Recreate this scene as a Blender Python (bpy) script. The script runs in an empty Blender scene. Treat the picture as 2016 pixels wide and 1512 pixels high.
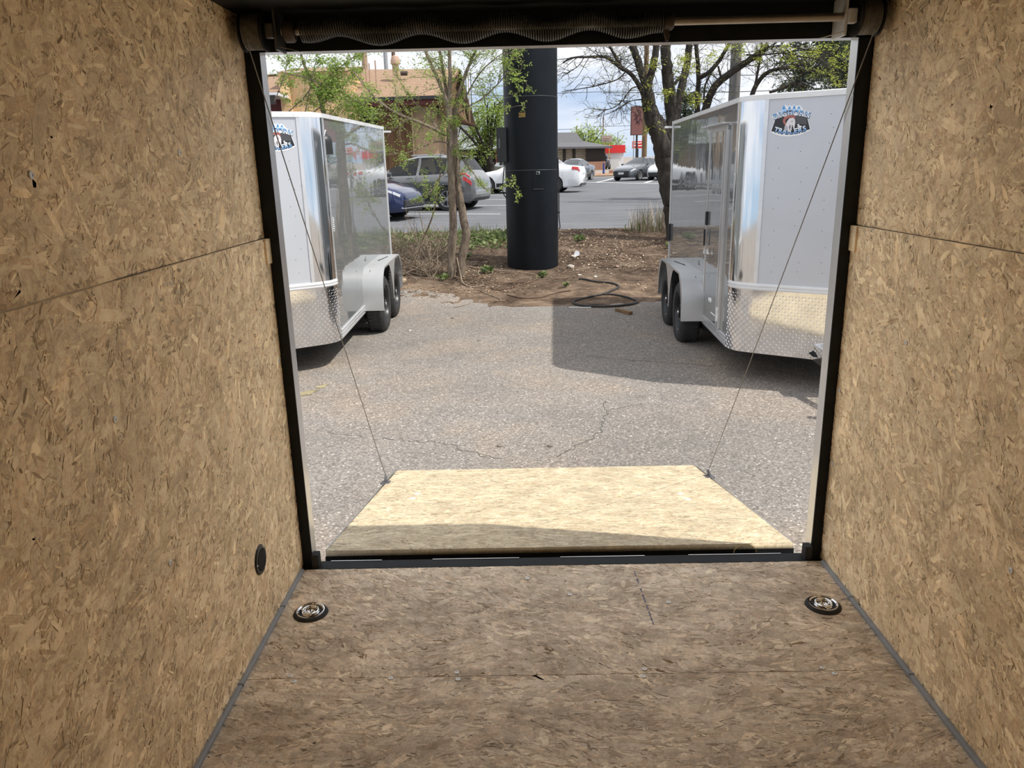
import bpy, bmesh, math, random
import numpy as np
from mathutils import Vector, Matrix

random.seed(7)
RNG = np.random.default_rng(11)
scn = bpy.context.scene
COL = scn.collection
PI = math.pi

# ---------------------------------------------------------------- camera
F_PX = 1501.1
fw = Vector((-0.01271953, 0.96178008, -0.27352749))
rt = Vector((0.99972132, 0.00679143, -0.02260879))
up = Vector((0.01988704, 0.27373884, 0.96159844))
cam_data = bpy.data.cameras.new('camera')
cam = bpy.data.objects.new('camera', cam_data)
COL.objects.link(cam)
cam.matrix_world = Matrix(((rt.x, up.x, -fw.x, -0.13715522),
                           (rt.y, up.y, -fw.y, -2.65399082),
                           (rt.z, up.z, -fw.z, 1.89406425),
                           (0, 0, 0, 1)))
cam_data.sensor_width = 36.0
cam_data.lens = 36.0 * F_PX / 2016.0
cam_data.clip_start = 0.03
cam_data.clip_end = 2000
scn.camera = cam

# ---------------------------------------------------------------- colour management
scn.view_settings.view_transform = 'Standard'
scn.view_settings.look = 'None'
scn.view_settings.gamma = 1.0
scn.view_settings.use_curve_mapping = False
scn.view_settings.exposure = 0.27

# ---------------------------------------------------------------- sky
SKY = 0.85
world = bpy.data.worlds.new('sky')
scn.world = world
world.use_nodes = True
wn, wl = world.node_tree.nodes, world.node_tree.links
wn.clear()
w_out = wn.new('ShaderNodeOutputWorld'); w_bg = wn.new('ShaderNodeBackground')
w_tc = wn.new('ShaderNodeTexCoord'); w_sep = wn.new('ShaderNodeSeparateXYZ')
w_map = wn.new('ShaderNodeMapping'); w_map.inputs['Scale'].default_value = (1.6, 1.6, 5.5)
w_noise = wn.new('ShaderNodeTexNoise'); w_noise.inputs['Scale'].default_value = 1.5
w_noise.inputs['Detail'].default_value = 6; w_noise.inputs['Roughness'].default_value = 0.55
w_ramp = wn.new('ShaderNodeValToRGB')
e = w_ramp.color_ramp.elements
e[0].position = 0.0; e[0].color = (0.52, 0.68, 0.86, 1)
e[1].position = 1.0; e[1].color = (0.40, 0.60, 0.90, 1)
k = e.new(0.06); k.color = (0.40, 0.57, 0.84, 1)
k = e.new(0.2); k.color = (0.58, 0.70, 0.92, 1)
w_cl = wn.new('ShaderNodeValToRGB')
e = w_cl.color_ramp.elements
e[0].position = 0.40; e[0].color = (0, 0, 0, 1)
e[1].position = 0.62; e[1].color = (1, 1, 1, 1)
w_add = wn.new('ShaderNodeMath'); w_add.operation = 'MULTIPLY_ADD'
w_add.inputs[1].default_value = 0.95
w_mix = wn.new('ShaderNodeMixRGB'); w_mix.inputs['Color2'].default_value = (0.98, 1.0, 1.06, 1)
w_bg.inputs['Strength'].default_value = SKY
wl.new(w_tc.outputs['Generated'], w_sep.inputs[0])
wl.new(w_tc.outputs['Generated'], w_map.inputs['Vector'])
wl.new(w_map.outputs[0], w_noise.inputs['Vector'])
wl.new(w_sep.outputs['Z'], w_ramp.inputs['Fac'])
wl.new(w_sep.outputs['Z'], w_add.inputs[0])
wl.new(w_noise.outputs['Fac'], w_add.inputs[2])
wl.new(w_add.outputs[0], w_cl.inputs['Fac'])
wl.new(w_cl.outputs['Color'], w_mix.inputs['Fac'])
wl.new(w_ramp.outputs['Color'], w_mix.inputs['Color1'])
wl.new(w_mix.outputs['Color'], w_bg.inputs['Color'])
wl.new(w_bg.outputs[0], w_out.inputs['Surface'])

# ---------------------------------------------------------------- sun
sun_data = bpy.data.lights.new('sun', 'SUN')
sun_data.energy = 3.6
sun_data.angle = math.radians(0.8)
sun_data.color = (1.0, 0.955, 0.88)
sun = bpy.data.objects.new('sun', sun_data)
COL.objects.link(sun)
sun.location = (6, -2, 12)
sun.rotation_euler = Vector((0.648, -0.225, 1.0)).to_track_quat('Z', 'Y').to_euler()

# added fill lamps, out of view, to brighten the interior (fixtures follow further down)
FILL_POWER = (0.9, 0.6)
for (dx, dy), pw in zip(((0.0, -0.75), (0.0, -2.9)), FILL_POWER):
    ld = bpy.data.lights.new('added_fill_light', 'AREA')
    ld.shape = 'DISK'; ld.size = 0.16; ld.energy = pw; ld.color = (1.0, 0.82, 0.56)
    lo = bpy.data.objects.new('added_fill_light', ld); COL.objects.link(lo)
    lo.location = (dx, dy, 2.335)

# ================================================================ helpers
def sock(nt, v, inp):
    if isinstance(v, bpy.types.NodeSocket): nt.links.new(v, inp)
    else: inp.default_value = v

class NT:
    """tiny helper round a material node tree"""
    def __init__(s, name):
        s.m = bpy.data.materials.new(name); s.m.use_nodes = True
        s.t = s.m.node_tree; s.n = s.t.nodes; s.l = s.t.links
        s.b = s.n['Principled BSDF']
        s.out = s.n['Material Output']
    def coord(s, kind='Object'):
        n = s.n.new('ShaderNodeTexCoord'); return n.outputs[kind]
    def mapping(s, v, scale=(1, 1, 1), rot=(0, 0, 0), loc=(0, 0, 0)):
        n = s.n.new('ShaderNodeMapping'); s.l.new(v, n.inputs['Vector'])
        n.inputs['Scale'].default_value = scale; n.inputs['Rotation'].default_value = rot
        n.inputs['Location'].default_value = loc
        return n.outputs[0]
    def noise(s, v, scale, detail=3, rough=0.55, dist=0.0):
        n = s.n.new('ShaderNodeTexNoise'); s.l.new(v, n.inputs['Vector'])
        n.inputs['Scale'].default_value = scale; n.inputs['Detail'].default_value = detail
        n.inputs['Roughness'].default_value = rough; n.inputs['Distortion'].default_value = dist
        return n.outputs['Fac']
    def vor(s, v, scale, feat='F1', out='Distance', rnd=1.0):
        n = s.n.new('ShaderNodeTexVoronoi'); n.feature = feat; s.l.new(v, n.inputs['Vector'])
        n.inputs['Scale'].default_value = scale; n.inputs['Randomness'].default_value = rnd
        return n.outputs[out]
    def ramp(s, f, stops):
        n = s.n.new('ShaderNodeValToRGB'); s.l.new(f, n.inputs['Fac'])
        el = n.color_ramp.elements
        while len(el) > len(stops): el.remove(el[-1])
        while len(el) < len(stops): el.new(1.0)
        for a, (p, c) in zip(el, stops):
            a.position = p
            a.color = (c, c, c, 1) if isinstance(c, (int, float)) else (*c, 1)
        return n.outputs['Color']
    def mix(s, f, a, b, mode='MIX'):
        n = s.n.new('ShaderNodeMixRGB'); n.blend_type = mode
        for v, i in ((f, 'Fac'), (a, 'Color1'), (b, 'Color2')):
            if isinstance(v, tuple) and len(v) == 3: v = (*v, 1)
            sock(s.t, v, n.inputs[i])
        return n.outputs[0]
    def math(s, op, a, b=0.0, c=0.0):
        n = s.n.new('ShaderNodeMath'); n.operation = op
        sock(s.t, a, n.inputs[0]); sock(s.t, b, n.inputs[1]); sock(s.t, c, n.inputs[2])
        return n.outputs[0]
    def attr(s, name, out='Fac'):
        n = s.n.new('ShaderNodeAttribute'); n.attribute_name = name; return n.outputs[out]
    def sep(s, v):
        n = s.n.new('ShaderNodeSeparateXYZ'); s.l.new(v, n.inputs[0]); return n.outputs
    def bump(s, h, strength=0.3, dist=0.01):
        n = s.n.new('ShaderNodeBump'); s.l.new(h, n.inputs['Height'])
        n.inputs['Strength'].default_value = strength; n.inputs['Distance'].default_value = dist
        s.l.new(n.outputs[0], s.b.inputs['Normal'])
    def set(s, **k):
        names = {'color': 'Base Color', 'rough': 'Roughness', 'metal': 'Metallic', 'coat': 'Coat Weight',
                 'spec': 'Specular IOR Level', 'alpha': 'Alpha', 'trans': 'Transmission Weight', 'ior': 'IOR',
                 'emit': 'Emission Color', 'emits': 'Emission Strength', 'coatr': 'Coat Roughness',
                 'sub': 'Subsurface Weight'}
        for a, v in k.items():
            if isinstance(v, tuple) and len(v) == 3: v = (*v, 1)
            sock(s.t, v, s.b.inputs[names[a]])
        return s

def simple(name, color, rough=0.6, metal=0.0, var=0.12, scale=12.0, **k):
    t = NT(name)
    f = t.noise(t.coord(), scale, 4)
    lo = tuple(max(0, c * (1 - var)) for c in color); hi = tuple(min(1, c * (1 + var)) for c in color)
    t.set(color=t.ramp(f, [(0.3, lo), (0.7, hi)]), rough=rough, metal=metal, **k)
    return t.m

def bm_new(): return bmesh.new()

def obj(name, bm, mat, parent=None, smooth=False, loc=None):
    me = bpy.data.meshes.new(name)
    bm.to_mesh(me); bm.free()
    o = bpy.data.objects.new(name, me); COL.objects.link(o)
    if isinstance(mat, (list, tuple)):
        for m in mat: me.materials.append(m)
    elif mat: me.materials.append(mat)
    if parent is not None: o.parent = parent
    if loc is not None: o.location = loc
    if smooth:
        for p in me.polygons: p.use_smooth = True
        try: me.set_sharp_from_angle(angle=math.radians(38))
        except Exception: pass
    return o

def tag(o, label, cat, group=None, kind=None):
    o['label'] = label; o['category'] = cat
    if group: o['group'] = group
    if kind: o['kind'] = kind
    return o

def struct(name, bm, mat, label=None, parent=None, **k):
    o = obj(name, bm, mat, parent, **k)
    if parent is None:
        o['kind'] = 'structure'
        if label: o['label'] = label
    return o

def empty(name, loc=(0, 0, 0), rz=0.0, rx=0.0):
    o = bpy.data.objects.new(name, None); COL.objects.link(o)
    o.location = loc; o.rotation_euler = (rx, 0, rz); o.empty_display_size = 0.1
    return o

def thing(name, label, cat, loc=(0, 0, 0), rz=0.0, group=None, rx=0.0):
    return tag(empty(name, loc, rz, rx), label, cat, group)

def dup(root, loc, rz=None, label=None):
    r = root.copy(); COL.objects.link(r); r.location = loc
    if rz is not None: r.rotation_euler = (0, 0, rz)
    if label: r['label'] = label
    for ch in list(root.children):
        c = ch.copy(); COL.objects.link(c); c.parent = r
        for g in list(ch.children):
            d = g.copy(); COL.objects.link(d); d.parent = c
    return r

def box(bm, lo, hi, M=None, bevel=0.0):
    x0, y0, z0 = lo; x1, y1, z1 = hi
    vs = [bm.verts.new(p) for p in ((x0, y0, z0), (x1, y0, z0), (x1, y1, z0), (x0, y1, z0),
                                    (x0, y0, z1), (x1, y0, z1), (x1, y1, z1), (x0, y1, z1))]
    fs = [bm.faces.new([vs[i] for i in f]) for f in
          ((0, 3, 2, 1), (4, 5, 6, 7), (0, 1, 5, 4), (1, 2, 6, 5), (2, 3, 7, 6), (3, 0, 4, 7))]
    if bevel > 0:
        es = list({e_ for f in fs for e_ in f.edges})
        r = bmesh.ops.bevel(bm, geom=es, offset=bevel, segments=2, affect='EDGES', profile=0.6)
        vs = list({v for f in r['faces'] for v in f.verts} | {v for v in vs if v.is_valid})
    if M is not None:
        for v in vs:
            if v.is_valid: v.co = M @ v.co
    return vs

def ring_frame(d):
    d = d.normalized()
    a = Vector((0, 0, 1)) if abs(d.z) < 0.9 else Vector((1, 0, 0))
    u = d.cross(a).normalized(); w = d.cross(u).normalized()
    return u, w

def tube(bm, pts, rad, seg=8, cap=True, wob=0.0):
    pts = [Vector(p) for p in pts]
    n = len(pts)
    if not hasattr(rad, '__len__'): rad = [rad] * n
    rings = []
    u = None
    for i, p in enumerate(pts):
        d = (pts[min(i + 1, n - 1)] - pts[max(i - 1, 0)])
        if d.length < 1e-9: d = Vector((0, 0, 1))
        d.normalize()
        if u is None: u, w = ring_frame(d)
        else:
            u = (u - d * u.dot(d))
            if u.length < 1e-6: u, w = ring_frame(d)
            u.normalize(); w = d.cross(u)
        rr = rad[i]
        rings.append([bm.verts.new(p + (u * math.cos(2 * PI * k / seg) + w * math.sin(2 * PI * k / seg)) *
                                   rr * (1 + (random.uniform(-wob, wob) if wob else 0))) for k in range(seg)])
    for a, b in zip(rings[:-1], rings[1:]):
        for k in range(seg):
            bm.faces.new((a[k], a[(k + 1) % seg], b[(k + 1) % seg], b[k]))
    if cap:
        bm.faces.new(list(reversed(rings[0]))); bm.faces.new(rings[-1])
    return rings

def lathe(bm, prof, M, seg=32):
    """prof: (radius, height) pairs turned about local z, then placed with M"""
    rings = []
    for r, h in prof:
        if r < 1e-6: rings.append([bm.verts.new(M @ Vector((0, 0, h)))])
        else: rings.append([bm.verts.new(M @ Vector((r * math.cos(2 * PI * k / seg), r * math.sin(2 * PI * k / seg), h)))
                            for k in range(seg)])
    for a, b in zip(rings[:-1], rings[1:]):
        for k in range(seg):
            k2 = (k + 1) % seg
            if len(a) == 1 and len(b) == 1: continue
            if len(a) == 1: bm.faces.new((a[0], b[k2], b[k]))
            elif len(b) == 1: bm.faces.new((a[k], a[k2], b[0]))
            else: bm.faces.new((a[k], a[k2], b[k2], b[k]))

def axis_x(c): return Matrix.Translation(c) @ Matrix.Rotation(PI / 2, 4, 'Y')
def axis_z(c): return Matrix.Translation(c)

def poly_smooth(pts, n=6):
    """Catmull-Rom through the points"""
    P = [Vector(p) for p in pts]; out = []
    for i in range(len(P) - 1):
        a = P[max(i - 1, 0)]; b = P[i]; c = P[i + 1]; d = P[min(i + 2, len(P) - 1)]
        for k in range(n):
            t = k / n
            out.append(0.5 * ((2 * b) + (c - a) * t + (2 * a - 5 * b + 4 * c - d) * t * t + (3 * b - a - 3 * c + d) * t ** 3))
    out.append(P[-1]); return out

def fast_mesh(name, V, faces_n, mat, attrs=None, parent=None, smooth=False):
    """V (n,3) float array; faces: (m,k) index array"""
    me = bpy.data.meshes.new(name)
    V = np.asarray(V, dtype=np.float32); Fm = np.asarray(faces_n, dtype=np.int32)
    m, kk = Fm.shape
    me.vertices.add(len(V)); me.vertices.foreach_set('co', V.ravel())
    me.loops.add(m * kk); me.loops.foreach_set('vertex_index', Fm.ravel())
    me.polygons.add(m)
    me.polygons.foreach_set('loop_start', np.arange(0, m * kk, kk, dtype=np.int32))
    me.polygons.foreach_set('loop_total', np.full(m, kk, dtype=np.int32))
    for an, (ty, data) in (attrs or {}).items():
        a = me.attributes.new(an, ty, 'POINT')
        a.data.foreach_set('value' if ty == 'FLOAT' else 'vector', np.asarray(data, dtype=np.float32).ravel())
    me.update(calc_edges=True)
    me.validate()
    if mat: me.materials.append(mat)
    o = bpy.data.objects.new(name, me); COL.objects.link(o)
    if parent is not None: o.parent = parent
    return o

# ================================================================ materials
def mat_osb(name, base, contrast=1.0, dirt=0.0, gloss=0.55, gain=1.0):
    t = NT(name)
    tone = t.attr('tone'); hue = t.attr('hue')
    gr = t.attr('grain', 'Vector')
    c = tuple(base)
    def s(f, w=(1, 1, 1)): return tuple(min(1.0, c[i] * f * w[i]) for i in range(3))
    k = contrast
    col = t.ramp(tone, [(0.0, s(1 - .72 * k, (1, .86, .7))), (0.07, s(1 - .42 * k, (1, .93, .85))), (0.28, s(1 - .17 * k, (1, .97, .93))),
                        (0.6, s(1.0)), (0.86, s(1 + .20 * k)), (1.0, s(1 + .42 * k, (1, 1, .97)))])
    red = t.mix(0.5, col, (1.0, 0.84, 0.70), 'MULTIPLY')
    col = t.mix(t.ramp(hue, [(0.45, 0.0), (0.95, 0.75)]), col, red)
    g = t.noise(t.mapping(gr, scale=(7, 95, 9)), 1.0, 4, 0.6)
    col = t.mix(1.0, col, t.ramp(g, [(0.25, 0.74), (0.5, 0.98), (0.8, 1.12)]), 'MULTIPLY')
    o = t.coord()
    fine = t.noise(t.mapping(o, scale=(60, 60, 60)), 3.0, 3, 0.7)
    col = t.mix(0.8, col, t.ramp(fine, [(0.2, 0.78), (0.6, 1.08)]), 'MULTIPLY')
    # mottling: pressed strands, glue and fines between the big flakes
    m1 = t.noise(t.mapping(o, scale=(1, .75, 1), rot=(.6, 0, .5)), 26, 7, 0.72, 1.6)
    col = t.mix(0.62, col, t.ramp(m1, [(0.30, (0.52, 0.47, 0.42)), (0.43, (0.80, 0.78, 0.75)), (0.55, (1.0, 1.0, 1.0)), (0.72, (1.22, 1.20, 1.16))]), 'MULTIPLY')
    m2 = t.noise(t.mapping(o, scale=(1, 1, .6), rot=(0, .4, 0)), 62, 5, 0.7, 2.2)
    col = t.mix(0.55, col, t.ramp(m2, [(0.33, 0.62), (0.47, 0.95), (0.7, 1.12)]), 'MULTIPLY')
    m3 = t.noise(o, 7, 4, 0.6, 0.8)
    col = t.mix(0.7, col, t.ramp(m3, [(0.32, 0.76), (0.68, 1.16)]), 'MULTIPLY')
    big = t.noise(o, 2.2, 3)
    col = t.mix(0.5, col, t.ramp(big, [(0.3, 0.82), (0.7, 1.12)]), 'MULTIPLY')
    if dirt > 0:
        d = t.noise(t.mapping(o, scale=(1.2, 3.0, 1)), 3.2, 6, 0.68, 0.5)
        col = t.mix(dirt, col, t.ramp(d, [(0.35, (0.55, 0.52, 0.50)), (0.55, (0.92, 0.92, 0.92)), (0.75, (1.06, 1.06, 1.06))]), 'MULTIPLY')
        d2 = t.noise(o, 14, 5, 0.7)
        col = t.mix(dirt * .8, col, t.ramp(d2, [(0.3, 0.72), (0.5, 1.0)]), 'MULTIPLY')
    col = t.mix(1.0, col, (gain, gain, gain), 'MULTIPLY')
    t.set(color=col, rough=gloss, spec=0.2)
    t.bump(g, 0.12, 0.002)
    return t.m

M_OSB_WALL = mat_osb('osb_wall', (0.66, 0.538, 0.362), 0.90, gain=1.80)
M_OSB_FLOOR = mat_osb('osb_floor', (0.66, 0.565, 0.445), 0.85, 0.7, gain=1.45)
M_OSB_RAMP = mat_osb('osb_ramp', (0.62, 0.535, 0.38), 0.55, 0.2, gain=1.18)
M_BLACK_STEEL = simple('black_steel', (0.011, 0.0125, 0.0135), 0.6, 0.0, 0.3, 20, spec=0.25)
M_BLACK_PLASTIC = simple('black_plastic', (0.022, 0.023, 0.025), 0.42, 0, 0.2, 30)
M_RUBBER = simple('rubber', (0.028, 0.028, 0.029), 0.75, 0, 0.3, 30)
M_TRIM_GREY = simple('grey_trim', (0.33, 0.36, 0.40), 0.45, 0.1, 0.08, 10)
M_ALU = simple('mill_aluminium', (0.62, 0.63, 0.64), 0.30, 0.85, 0.08, 6)
M_ALU_BR = simple('bright_aluminium', (0.74, 0.75, 0.77), 0.26, 0.6, 0.06, 6)
M_CHROME = simple('chrome', (0.82, 0.83, 0.84), 0.07, 1.0, 0.03, 4)
M_ZINC = simple('zinc_screw', (0.86, 0.88, 0.88), 0.45, 0.2, 0.1, 30)
M_CABLE = simple('steel_cable', (0.20, 0.185, 0.16), 0.5, 0.4, 0.25, 60)
M_CEIL = simple('ceiling_liner', (0.42, 0.40, 0.36), 0.6, 0, 0.04, 3)
M_WHITE = simple('white_enamel', (0.78, 0.79, 0.80), 0.3, 0, 0.04, 5, coat=0.4)
M_WHITE_PLASTIC = simple('white_plastic', (0.8, 0.8, 0.78), 0.4, 0, 0.04, 5)

def mat_guard():
    t = NT('tread_plate'); f = t.noise(t.coord(), 9, 3)
    t.set(color=t.ramp(f, [(0.3, (0.70, 0.70, 0.71)), (0.7, (0.84, 0.84, 0.84))]), metal=1.0, rough=0.09)
    return t.m
M_TREAD = mat_guard()

def mat_paint(name, color, wave=0.35, metal=0.25, rough=0.10, freq=(0.0, 2.2, 1.4)):
    t = NT(name)
    o = t.coord()
    n1 = t.noise(t.mapping(o, scale=(1, freq[1], freq[2])), 1.6, 2, 0.4)
    f = t.noise(o, 1.3, 3)
    lo = tuple(c * .95 for c in color); hi = tuple(min(1, c * 1.05) for c in color)
    t.set(color=t.ramp(f, [(0.3, lo), (0.7, hi)]), metal=metal, rough=rough, coat=0.35, coatr=0.03)
    t.bump(n1, wave, 0.05)
    return t.m
M_PAINT_SIDE = mat_paint('pewter_side_panel', (0.215, 0.23, 0.235), 0.05, 0.15, 0.03)
M_PAINT_NOSE = mat_paint('silver_nose_panel', (0.56, 0.585, 0.63), 0.06, 0.2, 0.34)

def mat_asphalt(name, base, tan, speck=1.0, tanamt=0.5, streak=False):
    t = NT(name)
    o = t.coord()
    v = t.vor(o, 95, 'F1', 'Color')
    vs = t.sep(v)[0]
    col = t.ramp(vs, [(0.0, tuple(c * (1 - .38 * speck) for c in base)), (0.45, base),
                      (0.8, tuple(min(1, c * (1 + .30 * speck)) for c in base)),
                      (0.965, tuple(min(1, c * (1 + .45 * speck)) for c in base)),
                      (0.985, tuple(min(1, c * (1 + 1.5 * speck)) for c in base))])
    fine = t.noise(o, 260, 2, 0.7)
    col = t.mix(0.7 * speck, col, t.ramp(fine, [(0.3, 0.72), (0.7, 1.22)]), 'MULTIPLY')
    p = t.noise(o, 0.75, 6, 0.62, 0.3)
    col = t.mix(t.ramp(p, [(0.46, 0.0), (0.66, tanamt)]), col, t.mix(1.0, col, tan, 'MULTIPLY'))
    q = t.noise(t.mapping(o, scale=(1, 1.8, 1), loc=(4, 3, 0)), 0.5, 5, 0.6)
    col = t.mix(0.7, col, t.ramp(q, [(0.3, 0.80), (0.6, 1.06)]), 'MULTIPLY')
    if streak:
        r = t.noise(t.mapping(o, scale=(0.25, 4.0, 1)), 1.0, 4, 0.6)
        col = t.mix(0.8, col, t.ramp(r, [(0.3, 0.72), (0.65, 1.15)]), 'MULTIPLY')
    t.set(color=col, rough=0.85, spec=0.25)
    t.bump(t.noise(o, 120, 3, 0.7), 0.5, 0.006)
    return t.m
M_ASPHALT = mat_asphalt('old_asphalt', (0.235, 0.215, 0.195), (1.30, 1.16, 1.02), 1.0, 0.8)
M_LOT = mat_asphalt('sealed_asphalt', (0.150, 0.155, 0.168), (1.1, 1.1, 1.1), 0.5, 0.4, True)
M_FAR = mat_asphalt('far_paving', (0.30, 0.27, 0.24), (1.1, 1.0, 0.9), 0.2, 0.4)

def mat_dirt():
    t = NT('dirt'); o = t.coord()
    a = t.noise(o, 2.2, 7, 0.65, 0.4); b = t.noise(t.mapping(o, scale=(1, 1.6, 1)), 16, 6, 0.7)
    col = t.ramp(a, [(0.34, (0.050, 0.036, 0.027)), (0.5, (0.115, 0.083, 0.062)), (0.68, (0.225, 0.172, 0.13))])
    col = t.mix(0.85, col, t.ramp(b, [(0.3, (0.55, 0.50, 0.47)), (0.55, (1.0, 0.98, 0.95)), (0.75, (1.35, 1.28, 1.2))]), 'MULTIPLY')
    pos = t.sep(o)
    # pale sandy soil along the asphalt, darker humus further back
    yy = t.math('ADD', pos[1], t.math('MULTIPLY', t.noise(o, 1.5, 3), 1.6))
    col = t.mix(t.ramp(t.math('MULTIPLY', t.math('SUBTRACT', yy, 9.0), 0.5), [(0.0, 0.75), (0.75, 0.0)]), col,
                t.mix(1.0, col, (1.75, 1.75, 1.7), 'MULTIPLY'))
    t.set(color=col, rough=0.95, spec=0.1)
    t.bump(b, 0.7, 0.03)
    return t.m
M_DIRT = mat_dirt()

def mat_tone(name, stops, rough=0.7, trans=False, **k):
    t = NT(name)
    col = t.ramp(t.attr('tone'), stops)
    t.set(color=col, rough=rough, **k)
    if trans:
        tr = t.n.new('ShaderNodeBsdfTranslucent'); t.l.new(col, tr.inputs['Color'])
        ms = t.n.new('ShaderNodeMixShader'); ms.inputs[0].default_value = 0.45
        t.l.new(t.b.outputs[0], ms.inputs[1]); t.l.new(tr.outputs[0], ms.inputs[2])
        t.l.new(ms.outputs[0], t.out.inputs['Surface'])
    return t.m
M_LEAF = mat_tone('young_leaf', [(0.0, (0.15, 0.24, 0.045)), (0.5, (0.31, 0.43, 0.085)), (1.0, (0.50, 0.62, 0.16))], 0.5, True)
M_BUD = mat_tone('yellow_bud_leaf', [(0.0, (0.22, 0.26, 0.04)), (0.5, (0.42, 0.48, 0.08)), (1.0, (0.62, 0.64, 0.14))], 0.55, True)
M_NEEDLE = mat_tone('evergreen_needle', [(0.0, (0.018, 0.030, 0.018)), (0.6, (0.05, 0.075, 0.04)), (1.0, (0.10, 0.13, 0.06))], 0.6, True)
M_WEED = mat_tone('weed_leaf', [(0.0, (0.06, 0.10, 0.03)), (0.5, (0.14, 0.20, 0.065)), (1.0, (0.32, 0.37, 0.16))], 0.6, True)
M_LITTER = mat_tone('leaf_litter', [(0.0, (0.10, 0.06, 0.035)), (0.4, (0.28, 0.17, 0.10)), (0.8, (0.42, 0.30, 0.19)), (1.0, (0.72, 0.64, 0.50))], 0.85)
M_STRAW = mat_tone('dry_stem', [(0.0, (0.20, 0.15, 0.10)), (0.5, (0.40, 0.33, 0.24)), (1.0, (0.62, 0.55, 0.42))], 0.8)

def mat_bark(name, a, b, scale=14):
    t = NT(name); o = t.coord()
    n = t.noise(t.mapping(o, scale=(1.6, 1.6, 0.35)), scale, 6, 0.7, 0.5)
    t.set(color=t.ramp(n, [(0.3, a), (0.7, b)]), rough=0.9, spec=0.15)
    t.bump(n, 0.8, 0.02)
    return t.m
M_BARK_THIN = mat_bark('pale_bark', (0.10, 0.075, 0.055), (0.34, 0.28, 0.22), 16)
M_BARK_DARK = mat_bark('dark_bark', (0.020, 0.018, 0.016), (0.085, 0.075, 0.066), 9)
M_WOODPOLE = mat_bark('pole_timber', (0.13, 0.085, 0.05), (0.26, 0.18, 0.11), 3)

# ================================================================ ground
YS = [-50, 0, 8, 9.3, 13.2, 20, 27, 48.7, 90, 150, 400]
ZS = [0, 0, .07, .2, .62, .73, .83, .9, 1.6, 2.3, 5.5]
def gz(y): return float(np.interp(y, YS, ZS))

def grid_ground(name, xs, ys, mat, zoff=0.0, disp=None, label=None, kind='structure'):
    X, Y = np.meshgrid(xs, ys)
    Z = np.interp(Y, YS, ZS) + zoff
    if disp is not None: Z = Z + disp(X, Y)
    V = np.stack([X, Y, Z], -1).reshape(-1, 3)
    nx, ny = len(xs), len(ys)
    i = np.arange(nx * ny).reshape(ny, nx)
    Fc = np.stack([i[:-1, :-1], i[:-1, 1:], i[1:, 1:], i[1:, :-1]], -1).reshape(-1, 4)
    o = fast_mesh(name, V, Fc, mat)
    for p in o.data.polygons: p.use_smooth = True
    o['kind'] = kind
    if label: o['label'] = label
    return o

def vnoise(X, Y, sc, seed):
    r = np.random.default_rng(seed); G = r.random((256, 256))
    u = X * sc + 100; v = Y * sc + 100
    iu = np.floor(u).astype(int); iv = np.floor(v).astype(int); fu = u - iu; fv = v - iv
    fu = fu * fu * (3 - 2 * fu); fv = fv * fv * (3 - 2 * fv)
    g = lambda a, b: G[a % 256, b % 256]
    return (g(iu, iv) * (1 - fu) + g(iu + 1, iv) * fu) * (1 - fv) + (g(iu, iv + 1) * (1 - fu) + g(iu + 1, iv + 1) * fu) * fv

grid_ground('ground_asphalt', np.linspace(-14, 14, 29), np.array([-14, -6, 0, 4, 8, 8.6, 9.3]), M_ASPHALT, 0.0,
            label='worn grey asphalt yard with tan dust patches')

def dirt_disp(X, Y):
    n = vnoise(X, Y, 0.9, 1) + 0.5 * vnoise(X, Y, 2.6, 2) + 0.25 * vnoise(X, Y, 7, 3) + .12 * vnoise(X, Y, 18, 5)
    edge = 8.0 + 0.16 * np.abs(X) + 1.1 * (vnoise(X, Y * 0, 0.7, 4) - .5) + .5 * (vnoise(X, Y, 2.4, 14) - .5)   # where soil begins to cover the asphalt
    k = np.clip((Y - edge) / 0.8, -1, 1)
    k2 = np.clip((13.35 - Y) / 0.25, -1, 1)
    return (n - 0.9) * 0.05 * np.clip(k, 0, 1) * np.clip(k2, 0, 1) + 0.012 * np.minimum(k, 1) + 0.02 * np.minimum(k2, 0) \
        + 0.010 * (vnoise(X, Y, 9, 9) - .5) * 1.2 * (1 - np.clip(k, 0, 1)) + 0.02 * np.clip(k2, 0, 1) * np.clip(k, 0, 1)
DX = np.linspace(-9, 9, 361); DY = np.linspace(7.6, 13.6, 151)
grid_ground('ground_dirt', DX, DY, M_DIRT, 0.0, dirt_disp, label='bare brown dirt strip with leaf litter')
grid_ground('ground_parking_lot', np.linspace(-40, 60, 26), np.array([13.0, 16, 20, 23, 27, 35, 42, 48.7, 56]), M_LOT, 0.0,
            label='dark sealed parking lot with white bay lines')
grid_ground('ground_far_paving', np.linspace(-200, 260, 24), np.array([55.9, 70, 90, 120, 150, 220, 300, 400]), M_FAR, 0.0,
            label='pale paving and street beyond the parking lot')
# soil on both sides of the yard behind the trailers
PLOT = bpy.data.objects['ground_parking_lot']

def dz(x, y):
    X = np.array([[x]]); Y = np.array([[y]])
    return gz(y) + float(dirt_disp(X, Y)[0, 0])
def dzs(x, y):
    return np.interp(y, YS, ZS) + dirt_disp(x, y)

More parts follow.
